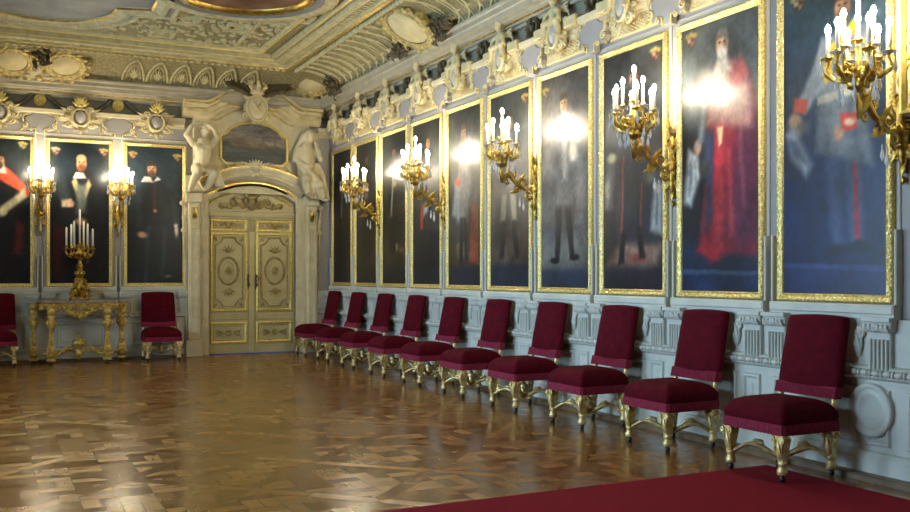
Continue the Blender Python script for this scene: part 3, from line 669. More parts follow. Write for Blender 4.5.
# slim half-height frame strips and the sill shelves under the pictures, the fluted brackets below them
b = MB(); b.slab(rectp(-.60, .60, 0, .075), -.10, 0, 0, .012); b.box(-.60, .60, -.085, 0, -.03, 0, 0)
for s in (-1, 1): b.slab(rectp(min(s*.585, s*.607), max(s*.585, s*.607), .075, .62), -.07, 0, 0, .006)
sill = b.build('picture_sill', 'dado'); 
def bracket_mesh():
    b = MB()
    b.slab([(-.095, 0), (.095, 0), (.095, .40), (-.095, .40)], -.055, 0, 0, .008)
    for i in range(5): b.slab(rectp(-.08+i*.035, -.06+i*.035, .02, .24), -.075, -.05, 0, .006)
    b.slab([(-.105, .29), (.105, .29), (.12, .32), (.12, .37), (-.12, .37), (-.12, .32)], -.09, 0, 0, .012)
    b.box(-.125, .125, -.105, 0, .37, .40, 0)
    for i in range(6): b.leaf((-.09+i*.036, .29), (-.09+i*.036, .355), .02, .02, 0, 4, -.085)
    b.scroll((.0, .335), .03, 1.2, 0, 1, -.10, .01, 0)
    return b.build('fluted_bracket', 'dado')
brk = bracket_mesh()
first = True
spots = [(R(bay(k)), RIGHT, SHORT[k], 'long right wall') for k in range(10)] + [(B(QX[i]), 0, n, 'far wall') for i, n in enumerate(['man in armour with red sash', 'bald bearded man', 'dark-haired man beside the door'])]
for loc, rz, nm, wl in spots:
    lb = 'pale painted sill shelf under the '+nm
    o = sill if first else clone(sill)
    o.location = (loc[0], loc[1], 1.20); o.rotation_euler.z = rz; tag(o, lb, 'shelf', 'sill shelves under the portraits')
    for s, sn in ((-1, 'left'), (1, 'right')):
        q = brk if (first and s == -1) else clone(brk)
        v = Vector((s*.50, -.06, 0)); v.rotate(Matrix.Rotation(rz, 3, 'Z'))
        q.location = (loc[0]+v.x, loc[1]+v.y, .785); q.rotation_euler.z = rz
        tag(q, 'fluted bracket at the %s of the sill under the %s' % (sn, nm), 'bracket', 'fluted brackets on the dado')
    first = False
# ------------------------------------------------------------------ chairs (local: front towards -y)
def rrect(hx, hy, r, n=4):
    P = []
    for cx, cy, a0 in ((hx-r, hy-r, 0), (-hx+r, hy-r, PI/2), (-hx+r, -hy+r, PI), (hx-r, -hy+r, 1.5*PI)):
        P += [(cx+r*math.cos(a0+PI/2*i/n), cy+r*math.sin(a0+PI/2*i/n)) for i in range(n+1)]
    return P
def chair_leg(x, y):
    b = MB(); b.at((x, y, 0))
    b.lathe([(.030, .05), (.040, .055), (.042, .085), (.030, .10), (.028, .115), (.036, .13), (.036, .15)], 8, a0=PI/8)
    L = [[(sx*h, sy*h, z) for sx, sy in ((-1, -1), (1, -1), (1, 1), (-1, 1))] for h, z in ((.024, .15), (.028, .19), (.034, .24), (.040, .28), (.044, .31), (.036, .33), (.036, .40))]
    b.loft(L, 0, False, cap0=True, cap1=True)
    for s in (-1, 1):
        b.at((x, y, 0)); b.scroll((s*0.036, .30), .024, 1.2, PI/2, s, -.045, .009, 0, tail=[(s*.034, -.04, .25), (s*.026, -.034, .20)])
        b.at((x, y, 0), PI/2*s); b.scroll((.0, .30), .024, 1.2, PI/2, 1, -.048, .009, 0)
    b.at((x, y, 0)); b.leaf((0, .16), (0, .29), .024, .016, 0, 6, -.028)
    return b
def make_chair():
    t = empty('upholstered_chair', (0, 0, 0))
    b = MB()                                            # domed seat cushion
    L = []
    for z, dx in ((.38, .012), (.41, .0), (.44, -.006), (.475, -.002), (.51, .018), (.54, .05), (.562, .10), (.574, .16), (.578, .22)):
        L.append([(x, y, z) for x, y in rrect(.302-dx, .285-dx, max(.02, .03-dx*.05))])
    b.loft(L, 0, True, cap0=True, cap1=True); b.build('seat', 'velvet', t)
    b = MB()                                            # fringe round the seat, fine vertical threads
    P = rrect(.308, .291, .03, 3); Q = []
    for i in range(len(P)):
        a, c = P[i], P[(i+1) % len(P)]; n = max(1, int(math.hypot(c[0]-a[0], c[1]-a[1])/.012))
        Q += [(a[0]+(c[0]-a[0])*k/n, a[1]+(c[1]-a[1])*k/n) for k in range(n)]
    o1 = [(x*(1.012 if i % 2 else .998), y*(1.012 if i % 2 else .998)) for i, (x, y) in enumerate(Q)]
    b.loft([[(x*.99, y*.99, .337) for x, y in Q]]+[[(x, y, .335+.004*(i % 3)) for i, (x, y) in enumerate(o1)], [(x, y, .40) for x, y in o1], [(x*1.004, y*1.004, .407) for x, y in Q], [(x, y, .414) for x, y in Q]], 0, False)
    b.build('seat_fringe', 'fringe', t)
    def back_y(z): return .262+(z-.57)*.19
    b = MB()                                            # tall raked back, softly padded, shoulders rounded
    n = 12; hz = [(.60, .292), (.66, .292), (.80, .290), (1.0, .284), (1.09, .280), (1.14, .277), (1.16, .270), (1.172, .252)]
    L = []
    for z, h in hz:
        row = []
        for i in range(n+1):
            q = -1+2*i/n; row.append((h*q, back_y(z)-.030*(1-q**4)*(1 if .62 < z < 1.17 else .3), z+(.012*(1-q*q) if z > 1.15 else 0)))
        for i in range(n, -1, -1): q = -1+2*i/n; row.append((h*q, back_y(z)+.05, z+(.012*(1-q*q) if z > 1.15 else 0)))
        L.append(row)
    b.loft(L, 0, True, cap0=True, cap1=True); b.build('backrest', 'velvet', t)
    b = MB(); n = 96; L = []
    for z, e in ((.568, .004), (.64, .0), (.648, .004), (.655, 0)):
        L.append([(-.294+.588*i/n, back_y(z)-.022-e-(.005 if (i % 2 and z < .645) else 0), z+(.003*(i % 3) if z < .6 else 0)) for i in range(n+1)]+[(.296, back_y(z)+.05, z), (-.296, back_y(z)+.05, z)])
    b.loft(L, 0, False, cap1=True); b.build('backrest_fringe', 'fringe', t)
    b = MB()                                            # rear posts and the carved rear of the back
    for s in (-1, 1):
        b = MB(); b.tube([(s*.262, .245, .39), (s*.262, .275, .57), (s*.268, .30, .66)], [.026, .024, .02], 8)
        b.build('back_post', 'chair_gold', t)
    for x, y in ((-.262, -.245), (.262, -.245), (-.262, .245), (.262, .245)):
        l = chair_leg(x, y).build('leg', 'chair_gold', t)
        b = MB(); b.lathe([(.014, 0), (.02, .006), (.022, .03), (.016, .05)], 10, (x, y, 0)); b.build('caster', 'black', l)
    b = MB()                                            # crossed scrolling stretchers with a carved boss
    for sx in (-1, 1):
        for sy in (-1, 1):
            P = []
            for i in range(9):
                q = i/8; P.append((sx*.262*(1-q), sy*.245*(1-q), .14+.05*math.sin(q*PI*1.5-.3)+.03*q))
            b.tube(P, [.02, .016, .014, .017, .022, .024, .02, .02, .022], 7, flat=1.3)
            b.tube([(sx*.17, sy*.16, .20), (sx*.13, sy*.125, .235), (sx*.09, sy*.09, .225), (sx*.09, sy*.08, .20)], [.008, .014, .012, .008], 6)
    b.lathe([(.05, .15), (.055, .18), (.03, .205), (.045, .23), (.05, .25), (.026, .275), (.012, .30)], 10)
    b.build('stretcher', 'chair_gold', t)
    return t
chair = make_chair()
GR = 'crimson chairs along the long right wall'
for k in range(10):
    lb = 'crimson velvet chair with gilt legs below the '+SHORT[k]
    if k == 0: lb = 'nearest crimson velvet chair, standing with its front legs on the red carpet'
    o = chair if k == 0 else clone(chair)
    o.location = (5.32, 5.25+1.277*k, .004 if k == 0 else 0); o.rotation_euler.z = RIGHT
    tag(o, lb, 'chair', GR)
clone(chair, (2.61, 16.93, 0), 0, 'crimson velvet chair between the console table and the white-gold door', 'crimson chairs against the far wall')
clone(chair, (.02, 16.93, 0), 0, 'crimson velvet chair at the far left, cut by the picture edge', 'crimson chairs against the far wall')
# carpet
b = MB(); b.box(-2.5, 5.43, -1.5, 5.50, .0005, .004, 0)
tag(b.build('carpet', 'carpet'), 'plain red carpet lying on the parquet in the near foreground', 'carpet')

# ------------------------------------------------------------------ console table
TX, TY = 1.275, 16.97
t = empty('console_table', (TX, TY, 0)); tag(t, 'gilt carved console table with a pinkish marble top against the far wall', 'table')
b = MB(); P = [(-.80, .36), (-.80, .0), (-.66, -.03), (-.60, -.20), (.60, -.20), (.66, -.03), (.80, 0), (.80, .36)]
b.loft([[(x*s, y*s if y < .3 else y, z) for x, y in P] for s, z in ((.975, 1.015), (1, 1.025), (1, 1.045), (.985, 1.06))], 0, False, cap0=True, cap1=True)
b.build('table_top', 'marble', t)
b = MB()
b.box(-.72, .72, .30, .35, .93, 1.015); b.box(-.62, .62, -.15, -.12, .965, 1.015)
for s in (-1, 1): b.box(min(s*.66, s*.74), max(s*.66, s*.74), -.02, .32, .95, 1.015)
b.build('apron', 'console_gold', t)
b = MB()                                           # pierced hanging lambrequin with a shell at its centre
pts = [(-.36, 1.01), (-.36, .93), (-.30, .90), (-.24, .885), (-.16, .83), (-.10, .80), (0, .74), (.10, .80), (.16, .83), (.24, .885), (.30, .90), (.36, .93), (.36, 1.01)]
for i in range(len(pts)-1): b.tube([(pts[i][0], -.16, pts[i][1]), (pts[i+1][0], -.16, pts[i+1][1])], .014, 6)
for i in range(13):
    x = -.33+i*.055; zb = .90 if abs(x) > .25 else .86
    b.tube([(x, -.155, 1.0), (x+.04, -.155, zb)], .008, 5); b.tube([(x, -.155, 1.0), (x-.04, -.155, zb)], .008, 5)
for s in (-1, 1):
    b.scroll((s*.07, .84), .055, 1.3, 0, s, -.18, .014); b.scroll((s*.17, .91), .045, 1.3, PI, s, -.17, .012); b.leaf((s*.05, .80), (s*.22, .90), .03, .03, 0, 6, -.16)
for a in (-.9, -.45, 0, .45, .9): b.leaf((0, .78), (.11*math.sin(a), .78+.13*math.cos(a)), .02, .03, 0, 5, -.17)
b.ell((0, -.19, .79), (.04, .03, .045), 10, 8)
b.build('lambrequin', 'console_gold', t)
for s in (-1, 1):
    b = MB(); b.scroll((s*.56, .95), .05, 1.3, PI/2, -s, -.08, .014); b.leaf((s*.62, .91), (s*.50, 1.0), .03, .03, 0, 6, -.08); b.scroll((s*.66, .97), .03, 1.2, 0, s, -.06, .01)
    b.build('corner_scroll', 'console_gold', t)
def console_leg(x, y):
    b = MB(); b.at((x, y, 0))
    sq = lambda L: b.loft([[(sx*h, sy*h, z) for sx, sy in ((-1, -1), (1, -1), (1, 1), (-1, 1))] for h, z in L], 0, False, cap0=True, cap1=True)
    sq([(.062, .05), (.068, .06), (.068, .09), (.05, .10)])
    b.lathe([(.04, .10), (.07, .13), (.08, .16), (.05, .19), (.045, .205)], 12)
    sq([(.074, .205), (.074, .225), (.058, .235), (.058, .27)])
    sq([(.056, .27), (.05, .30), (.032, .50), (.030, .54)])
    b.lathe([(.03, .53), (.05, .55), (.035, .57), (.055, .60), (.078, .65), (.082, .69), (.07, .73), (.045, .75), (.06, .765), (.06, .78)], 14)
    sq([(.052, .78), (.05, .80), (.062, .84), (.064, .95), (.07, .965), (.07, 1.015)])
    for i in range(10): a = i*PI/5; b.ell((.074*math.cos(a), .074*math.sin(a), .68), (.018, .018, .045), 6, 5)
    b.leaf((0, .30), (0, .46), .028, .02, 0, 6, -.045); b.leaf((0, .94), (0, .82), .05, .03, 0, 6, -.064)
    for s in (-1, 1): b.scroll((s*.045, .915), .03, 1.2, 0, s, -.075, .01); b.scroll((s*.05, .165), .03, 1.2, 0, s, -.07, .01)
    return b
for x, y in ((-.44, -.11), (.44, -.11), (-.70, .14), (.70, .14)):
    l = console_leg(x, y).build('leg', 'console_gold', t)
    b = MB(); b.lathe([(.03, 0), (.04, .01), (.036, .05)], 10, (x, y, 0)); b.build('foot', 'dark_bronze', l)
b = MB()
for s in (-1, 1):
    b.tube([(s*.44, -.10, .16), (s*.36, -.06, .15), (s*.28, -.02, .17), (s*.20, 0, .24), (s*.13, .0, .25), (s*.08, .0, .21)], [.02, .022, .026, .03, .026, .02], 8)
    b.tube([(s*.70, .14, .16), (s*.5, .10, .16), (s*.3, .06, .18), (s*.08, .02, .2)], [.02, .022, .024, .02], 8)
    b.scroll((s*.20, .26), .04, 1.2, 0, s, -.03, .012); b.leaf((s*.34, .16), (s*.18, .27), .03, .03, 0, 6, -.03)
b.build('stretcher', 'console_gold', t)
b = MB(); b.lathe([(.02, .06), (.03, .10), (.06, .13), (.07, .18), (.04, .21), (.07, .25), (.10, .31), (.115, .37), (.10, .39), (.06, .40), (.075, .42), (.04, .44), (.02, .47), (.012, .50)], 16)
for i in range(8): a = i*PI/4; b.ell((.095*math.cos(a), .095*math.sin(a), .33), (.025, .025, .04), 6, 5)
b.build('urn', 'console_gold', t)

# ------------------------------------------------------------------ candelabrum on the console
t = empty('candelabrum', (TX+.02, TY+.10, 1.06)); tag(t, 'gilt candelabrum with unlit white candles standing on the console table', 'candelabrum')
b = MB()
L = [[(sx*h, sy*h, z) for sx, sy in ((-1, -1), (1, -1), (1, 1), (-1, 1))] for h, z in ((.15, .02), (.14, .05), (.10, .09), (.085, .2), (.06, .30), (.045, .37), (.05, .40))]
b.loft(L, 0, False, cap0=True, cap1=True)
for s in (-1, 1):
    b.scroll((s*.12, .10), .06, 1.3, 0, s, -.12, .02); b.tube([(s*.14, -.1, .12), (s*.10, -.09, .24), (s*.06, -.07, .34)], [.03, .025, .018], 8); b.scroll((s*.07, .34), .03, 1.2, 0, s, -.08, .012)
    b.ell((s*.13, -.12, .025), (.04, .04, .025), 10, 6); b.ell((s*.13, .10, .025), (.04, .04, .025), 10, 6)
b.leaf((0, .08), (0, .34), .06, .05, 0, 8, -.10); b.ell((0, -.10, .2), (.05, .04, .07), 10, 8)
b.build('base', 'bronze_gold', t)
b = MB(); b.lathe([(.045, .38), (.07, .42), (.08, .46), (.05, .50), (.04, .53), (.06, .56), (.05, .59), (.03, .63), (.03, .68), (.05, .70), (.09, .74), (.13, .79), (.10, .81), (.05, .82), (.05, .90), (.07, .94)], 16)
for i in range(12): a = i*PI/6; b.ell((.115*math.cos(a), .115*math.sin(a), .775), (.03, .03, .04), 6, 5); b.ell((.07*math.cos(a), .07*math.sin(a), .455), (.02, .02, .035), 6, 5)
b.build('stem', 'bronze_gold', t)
cand = [(0, 0, .93, .60)] + [(.21*math.cos(a), .21*math.sin(a), .88, h) for a, h in ((.15, .32), (1.2, .46), (2.2, .40), (3.1, .34), (4.2, .44), (5.25, .40))]
for i, (x, y, z, h) in enumerate(cand):
    b = MB()
    if i: b.tube([(x*.2, y*.2, .78), (x*.55, y*.55, .72), (x*.9, y*.9, .75), (x*1.05, y*1.05, .82), (x, y, .86)], [.018, .02, .018, .015, .014], 7); b.ell((x*.7, y*.7, .76), (.035, .035, .03), 8, 6)
    b.lathe([(.016, -.03), (.045, -.01), (.048, 0), (.02, .004), (.026, .04), (.022, .045)], 12, (x, y, z)); br = b.build('branch', 'bronze_gold', t)
    b = MB(); b.lathe([(.017, .03), (.016, h), (.006, h+.008), (.002, h+.02)], 10, (x, y, z)); b.build('candle', 'wax', br)

# ------------------------------------------------------------------ wall sconces (local: wall at y=0)
def make_sconce():
    t = empty('wall_sconce', (0, 0, 0))
    b = MB()                                       # tall pierced backplate with pendant leaf
    b.tube([(0, -.02, .0), (0, -.035, .12), (0, -.04, .3), (0, -.035, .5), (0, -.03, .64)], [.012, .035, .045, .04, .015], 8)
    for s in (-1, 1):
        b.scroll((s*.045, .14), .04, 1.3, PI/2, s, -.04, .013); b.scroll((s*.055, .34), .05, 1.4, -PI/2, s, -.045, .014); b.scroll((s*.04, .54), .035, 1.3, PI/2, s, -.04, .012)
        b.leaf((s*.02, .22), (s*.085, .08), .022, .02, 0, 6, -.03); b.leaf((s*.02, .42), (s*.08, .52), .022, .02, 0, 6, -.03); b.leaf((s*.01, .6), (s*.03, .70), .02, .02, 0, 5, -.03)
    b.leaf((0, .10), (0, -.04), .03, .02, 0, 6, -.03); b.leaf((0, .60), (0, .76), .03, .03, 0, 6, -.03)
    b.ell((0, -.06, .3), (.045, .03, .06), 10, 8); b.ell((0, -.05, .45), (.03, .025, .04), 8, 6); b.lathe([(.004, -.08), (.016, -.06), (.02, -.04), (.01, -.02)], 8, (0, -.03, 0))
    b.build('backplate', 'bronze_gold', t)
    ax, az = -.49, .78                             # axis of the cluster in front of the wall, height of the branch ring
    b = MB()
    b.tube([(0, -.05, .36), (0, -.11, .30), (0, -.18, .29), (0, -.25, .33), (0, -.33, .39), (0, -.40, .47), (0, ax+.02, .56), (0, ax, .68), (0, ax, .86)], [.014, .017, .018, .02, .025, .032, .030, .022, .016], 9)
    b.tube([(0, -.05, .20), (0, -.12, .17), (0, -.17, .22), (0, -.15, .28)], [.012, .016, .016, .01], 7)
    b.at((0, -.17, 0), PI/2); b.scroll((-.01, .37), .06, 1.5, -PI/2, 1, 0, .014); b.scroll((.05, .24), .045, 1.4, PI/2, 1, 0, .012); b.scroll((-.12, .30), .05, 1.5, 0, 1, 0, .011); b.scroll((-.17, .48), .055, 1.5, PI, -1, 0, .012); b.scroll((-.26, .38), .04, 1.4, 0, 1, 0, .010); b.leaf((-.06, .30), (-.20, .40), .03, .03, 0, 6); b.leaf((-.12, .36), (-.02, .48), .03, .03, 0, 6); b.leaf((-.10, .28), (-.24, .24), .03, .03, 0, 6)
    b.at(); b.at((0, ax+.03, 0), PI/2); b.leaf((-.02, .36), (-.09, .54), .04, .03, 0, 6); b.leaf((0, .4), (.06, .58), .04, .03, 0, 6); b.at()
    b.lathe([(.02, .54), (.06, .58), (.07, .61), (.04, .64), (.05, .68), (.03, .72)], 12, (0, ax, 0))
    for i in range(8): a = i*PI/4; b.ell((.06*math.cos(a), ax+.06*math.sin(a), .60), (.02, .02, .035), 6, 5)
    b.build('arm', 'gold', t)
    tops = [(0, 0, .90, .34)] + [(.20*math.cos(a), .20*math.sin(a), .80, .24) for a in [i*PI/3+PI/6 for i in range(6)]] + [(.11*math.cos(a), .11*math.sin(a), .85, .27) for a in (0.2, 2.3, 4.4)]
    for i, (x, y, z, h) in enumerate(tops):
        b = MB(); Y = ax+y
        if i: b.tube([(x*.1, ax+y*.1, .68), (x*.35, ax+y*.35, .62), (x*.75, ax+y*.75, .64), (x*1.08, ax+y*1.08, .71), (x*.98, ax+y*.98, .765), (x, Y, z)], [.014, .015, .016, .014, .012, .010], 7)
        if i:
            b.ell((x*.55, ax+y*.55, .655), (.03, .03, .028), 8, 6)
            b.at((0, ax, 0), math.atan2(y, x)); r_ = math.hypot(x, y)
            b.scroll((r_*.62, .715), .036, 1.5, -PI/2, 1, 0, .009); b.scroll((r_*.40, .72), .026, 1.4, PI, -1, 0, .008); b.leaf((r_*.8, .65), (r_*1.18, .70), .022, .02, 0, 5); b.at()
        br = b; b.lathe([(.010, -.02), (.024, -.008), (.02, .0), (.022, .028), (.016, .03)], 10, (x, Y, z)); br = b.build('branch', 'gold', t)
        b = MB(); b.lathe([(.016, -.012), (.05, -.002), (.054, .006), (.02, .004)], 14, (x, Y, z)); [b.lathe([(.001, -.035), (.006, -.025), (.004, -.006), (.001, 0)], 5, (x+.045*math.cos(q), Y+.045*math.sin(q), z)) for q in (0, 1.26, 2.5, 3.77, 5.0)]; b.build('drip_pan', 'crystal' if i % 2 else 'gold', br)
        b = MB(); b.lathe([(.015, .02), (.0145, h-.07), (.012, h-.065)], 10, (x, Y, z)); b.build('candle_tube', 'wax', br)
        b = MB(); b.lathe([(.008, h-.065), (.018, h-.05), (.021, h-.035), (.016, h-.015), (.006, h+.004)], 8, (x, Y, z)); b.build('bulb', 'bulb', br)
    def drop(x, y, z, s=1):
        b = MB(); b.lathe([(.002, 0), (.007*s, -.02*s), (.004, -.03*s), (.013*s, -.065*s), (.016*s, -.09*s), (.006*s, -.115*s), (.001, -.125*s)], 6, (x, y, z), smooth=False)
        b.build('crystal_drop', 'crystal', t)
    for i in range(6):
        a = i*PI/3+PI/6; drop(.24*math.cos(a), ax+.24*math.sin(a), .775); a += PI/6; drop(.15*math.cos(a), ax+.15*math.sin(a), .66, .9)
    [drop(.13*math.cos(q), ax+.13*math.sin(q), .60, 1.1) for q in (0, 1.05, 2.1, 3.14, 4.2, 5.25)]; drop(0, -.20, .18, 1.2); drop(0, ax, .55, 1.2); drop(0, -.25, .2, 1)
    return t
sconce = make_sconce()
SG = 'lit wall sconces on the long right wall'
DESC = {-.5: 'lit gilt wall sconce nearest the viewpoint, cut by the right edge', 1.5: 'lit gilt wall sconce between the crimson-robed and the red-edged-cloak portraits', 3.5: 'lit gilt wall sconce between the man in grey and the figure with pale breeches', 5.5: 'lit gilt wall sconce beside the portrait with the rust-red curtain, on its far side', 7.5: 'lit gilt wall sconce on the long wall closest to the far corner'}
for i, k in enumerate((-.5, 1.5, 3.5, 5.5, 7.5)):
    o = sconce if i == 0 else clone(sconce)
    o.location = (XR, bay(k), 2.22); o.rotation_euler.z = RIGHT; tag(o, DESC[k], 'wall sconce', SG)
clone(sconce, (.69, YB, 2.22), 0, 'lit gilt wall sconce on the far wall left of the bald bearded man', 'lit wall sconces on the far wall')
clone(sconce, (1.955, YB, 2.22), 0, 'lit gilt wall sconce on the far wall right of the bald bearded man', 'lit wall sconces on the far wall')
# ------------------------------------------------------------------ double door and its surround
d = struct(empty('door_1', (DX, YB, 0))); d['label'] = 'cream and gold carved double door under an arched carved panel'
b = MB(); Y = .03
b.loft([[(x-DX, Y+.04, z) for x, z in op], [(x-DX, Y+.04, 2.60) for x, z in op]], 0, False, closed=False)
ins = arc(0, DH-.06, 2.80, .23, 16); b.run(ins, [(0, Y+.04), (0, Y+.0), (.03, Y-.01), (.05, Y+.04)], 1)
b.box(-DH, DH, Y-.05, Y+.05, 2.56, 2.68, 0, .02); b.box(-DH+.02, DH-.02, Y-.07, Y, 2.62, 2.655, 0); b.box(-DH+.03, DH-.03, Y-.065, Y, 2.535, 2.56, 0)
b.build('transom', ['door', 'door_gold'], d)
b = MB()                                             # carving in the arched field: central vase, shells and scrolls
b.lathe([(.03, 2.70), (.07, 2.73), (.09, 2.80), (.05, 2.86), (.07, 2.90), (.09, 2.94), (.04, 2.98)], 12, (0, Y-.02, 0), sy=.6)
for s in (-1, 1):
    b.scroll((s*.32, 2.84), .10, 1.5, 0, s, Y+.01, .022); b.scroll((s*.55, 2.78), .06, 1.4, PI, s, Y+.01, .016); b.leaf((s*.12, 2.74), (s*.34, 2.96), .07, .04, 0, 8, Y+.03); b.leaf((s*.36, 2.74), (s*.62, 2.82), .05, .03, 0, 8, Y+.03)
    b.leaf((s*.05, 2.92), (s*.16, 3.02), .035, .04, 0, 6, Y); b.ell((s*.13, Y-.01, 2.88), (.05, .03, .05), 8, 6)
b.build('tympanum_carving', 'door_relief', d)
for s in (-1, 1):
    x0, x1 = (-DH, -.055) if s < 0 else (.055, DH); cx = (x0+x1)/2
    b = MB(); b.box(x0, x1, Y, Y+.05, .02, 2.56, 0)
    def field(poly, g=.03):
        b.ring(poly, [(0, Y), (0, Y-.022), (.012, Y-.03), (.026, Y-.03), (.034, Y-.012), (.05, Y-.004)], 1)
        b.ring(off_poly(poly, .055), [(0, Y-.004), (.012, Y-.014), (.024, Y-.004)], 0)
    l, r = x0+.05, x1-.03; 
    if s > 0: l, r = x0+.03, x1-.05
    field(rectp(l, r, .20, .60)); field(rectp(l, r, 2.30, 2.52))
    field(rectp(l, r, .80, 2.27))
    b.box(x0+.02, x1-.02, Y-.02, Y, .64, .76, 0, .01)
    c = .15; nt_ = lambda X, Z, sx, sz: [(X+sx*c*math.cos(q)*1, Z+sz*c*math.sin(q)) for q in [i*PI/2/5 for i in range(6)]]
    l2, r2, z0, z1 = l+.05, r-.05, .85, 2.22
    poly = nt_(l2, z0, 1, 1)[::-1] + nt_(r2, z0, -1, 1) + nt_(r2, z1, -1, -1)[::-1] + nt_(l2, z1, 1, -1)
    b.ring(poly, [(0, Y-.004), (-.005, Y-.02), (.02, Y-.026), (.035, Y-.004)], 0); b.ring(off_poly(poly, .032), [(0, Y-.004), (.006, Y-.02), (.014, Y-.02), (.02, Y-.004)], 2)
    el = ellp(cx, 1.56, .205, .275, 36)
    b.ring(el, [(0, Y), (.004, Y-.022), (.03, Y-.026), (.045, Y-.004)], 2); b.ring(off_poly(el, .08), [(0, Y), (.006, Y-.014), (.02, Y-.014), (.03, Y)], 0)
    leaf = b.build('door_leaf', ['door', 'door_gold', 'door_relief'], d)
    b = MB()                                         # gilt rosettes, sprays and corner flowers
    for i in range(8): a = i*PI/4; b.leaf((cx, 1.56), (cx+.08*math.sin(a), 1.56+.10*math.cos(a)), .025, .025, 0, 5, Y-.01)
    b.ell((cx, Y-.03, 1.56), (.035, .025, .04), 8, 6)
    for z, sg in ((1.90, 1), (1.22, -1)):
        for a in (-1.1, -.55, 0, .55, 1.1): b.leaf((cx, z), (cx+.15*math.sin(a), z+sg*.15*math.cos(a)), .02, .02, 0, 5, Y)
    for i in range(8): a = i*PI/4; b.leaf((cx, .40), (cx+.075*math.sin(a), .40+.075*math.cos(a)), .02, .02, 0, 5, Y-.005)
    for sx in (-1, 1):
        b.scroll((cx+sx*.17, .40), .05, 1.4, PI/2, sx, Y, .010); b.leaf((cx+sx*.09, .40), (cx+sx*.24, .46), .02, .02, 0, 5, Y); b.leaf((cx+sx*.09, .40), (cx+sx*.24, .33), .02, .02, 0, 5, Y)
        b.scroll((cx+sx*.12, 2.42), .05, 1.4, 0, sx, Y, .012); b.scroll((cx+sx*.24, 2.40), .04, 1.3, PI, sx, Y, .010); b.leaf((cx, 2.35), (cx+sx*.08, 2.48), .03, .03, 0, 5, Y)
        for z, sz in ((.88, 1), (2.19, -1)): b.leaf((cx+sx*.28, z), (cx+sx*.20, z+sz*.08), .03, .02, 0, 5, Y)
    b.build('door_carving', 'door_relief', leaf)
    b = MB(); x = (x1-.02) if s < 0 else (x0+.02)
    b.slab(ellp(x, 1.36, .022, .16, 16), Y-.03, Y, 0, .008); b.tube([(x, Y-.02, 1.36), (x, Y-.08, 1.37), (x-s*-.03, Y-.09, 1.40), (x+s*.0, Y-.09, 1.48)], .012, 6); b.ell((x, Y-.085, 1.30), (.022, .022, .04), 8, 6); b.ell((x, Y-.07, 1.46), .02, 8, 6)
    b.build('handle', 'dark_bronze', leaf)
b = MB(); b.box(-.055, .055, Y-.03, Y+.05, .02, 2.57, 0, .015); b.leaf((0, 2.3), (0, 2.54), .05, .04, 0, 6, Y-.04)
b.build('meeting_post', 'door', d)
MT['blue_light'] = mat('painted_blue_light', (70, 96, 170), .6)
b = MB(); b.box(-DH, DH, Y-.01, Y+.05, 0, .02); b.build('threshold', 'blue_light', d)  # light showing under the door, painted as a blue strip

# surround: pilasters, arched architrave, shoulders
b = MB(); b.at((DX, YB, 0))
for s in (-1, 1):
    def bx(a, c, y0, z0, z1, m=0, bv=.012): b.box(min(s*a, s*c), max(s*a, s*c), y0, 0, z0, z1, m, bv)
    bx(DH, 1.255, -.10, 0, 3.3); bx(DH, .93, -.06, 0, 2.86); bx(1.0, 1.21, -.20, .30, 2.80); bx(.96, 1.255, -.24, 0, .30); bx(.96, 1.255, -.22, 2.80, 2.98)
    bx(.98, 1.27, -.26, 2.98, 3.04); b.ring(rectp(min(s*1.03, s*1.18), max(s*1.03, s*1.18), .42, 2.36), [(0, -.20), (.01, -.21), (.03, -.21), (.04, -.19)], 0, inner=True)
    b.ring(rectp(min(s*1.03, s*1.18), max(s*1.03, s*1.18), 2.42, 2.74), [(0, -.20), (.01, -.21), (.03, -.21), (.04, -.19)], 1)
    for i in range(50): b.ell((s*.955, -.18, .1+i*.055), (.014, .016, .02), 6, 4, 0); b.ell((s*1.235, -.14, .34+i*.05), (.014, .02, .02), 6, 4, 0)
    b.leaf((s*1.10, 2.5), (s*1.10, 2.72), .05, .03, 2, 6, -.20)
    b.scroll((s*1.29, 2.30), .05, 1.4, PI/2, -s, -.12, .02, 0, tail=[(s*1.27, -.12, 2.0), (s*1.26, -.12, 1.75)]); b.scroll((s*1.31, 2.78), .05, 1.4, -PI/2, s, -.12, .02); b.leaf((s*1.27, 2.35), (s*1.30, 2.70), .035, .03, 0, 6, -.1)
a1 = arc(0, DH, 2.86, .26, 20)
b.run(a1, [(0, 0), (0, -.06), (.03, -.08), (.07, -.08), (.09, -.07), (.12, -.10), (.15, -.18), (.18, -.22), (.20, -.25), (.235, -.26), (.26, -.24), (.30, -.25), (.34, -.27), (.38, -.27), (.40, -.1), (.40, 0)], 0)
b.run(a1, [(.075, -.075), (.08, -.095), (.10, -.095), (.105, -.08)], 2)
b.run(a1, [(.375, -.268), (.375, -.28), (.395, -.28), (.40, -.25)], 2)
# plain field behind the overdoor picture with its gilt outer line
fld = [(-1.1, 3.0), (1.1, 3.0), (1.1, 4.40), (.72, 4.42), (.60, 4.50), (.42, 4.62), (.2, 4.70), (-.2, 4.70), (-.42, 4.62), (-.60, 4.50), (-.72, 4.42), (-1.1, 4.40)]
b.slab(fld, -.08, 0, 0, .01)
gl = [(-.80, 4.33), (-.66, 4.34), (-.52, 4.44), (-.34, 4.54), (-.15, 4.60), (.15, 4.60), (.34, 4.54), (.52, 4.44), (.66, 4.34), (.80, 4.33)]
b.tube([(x, -.09, z) for x, z in gl], .012, 6, 2)
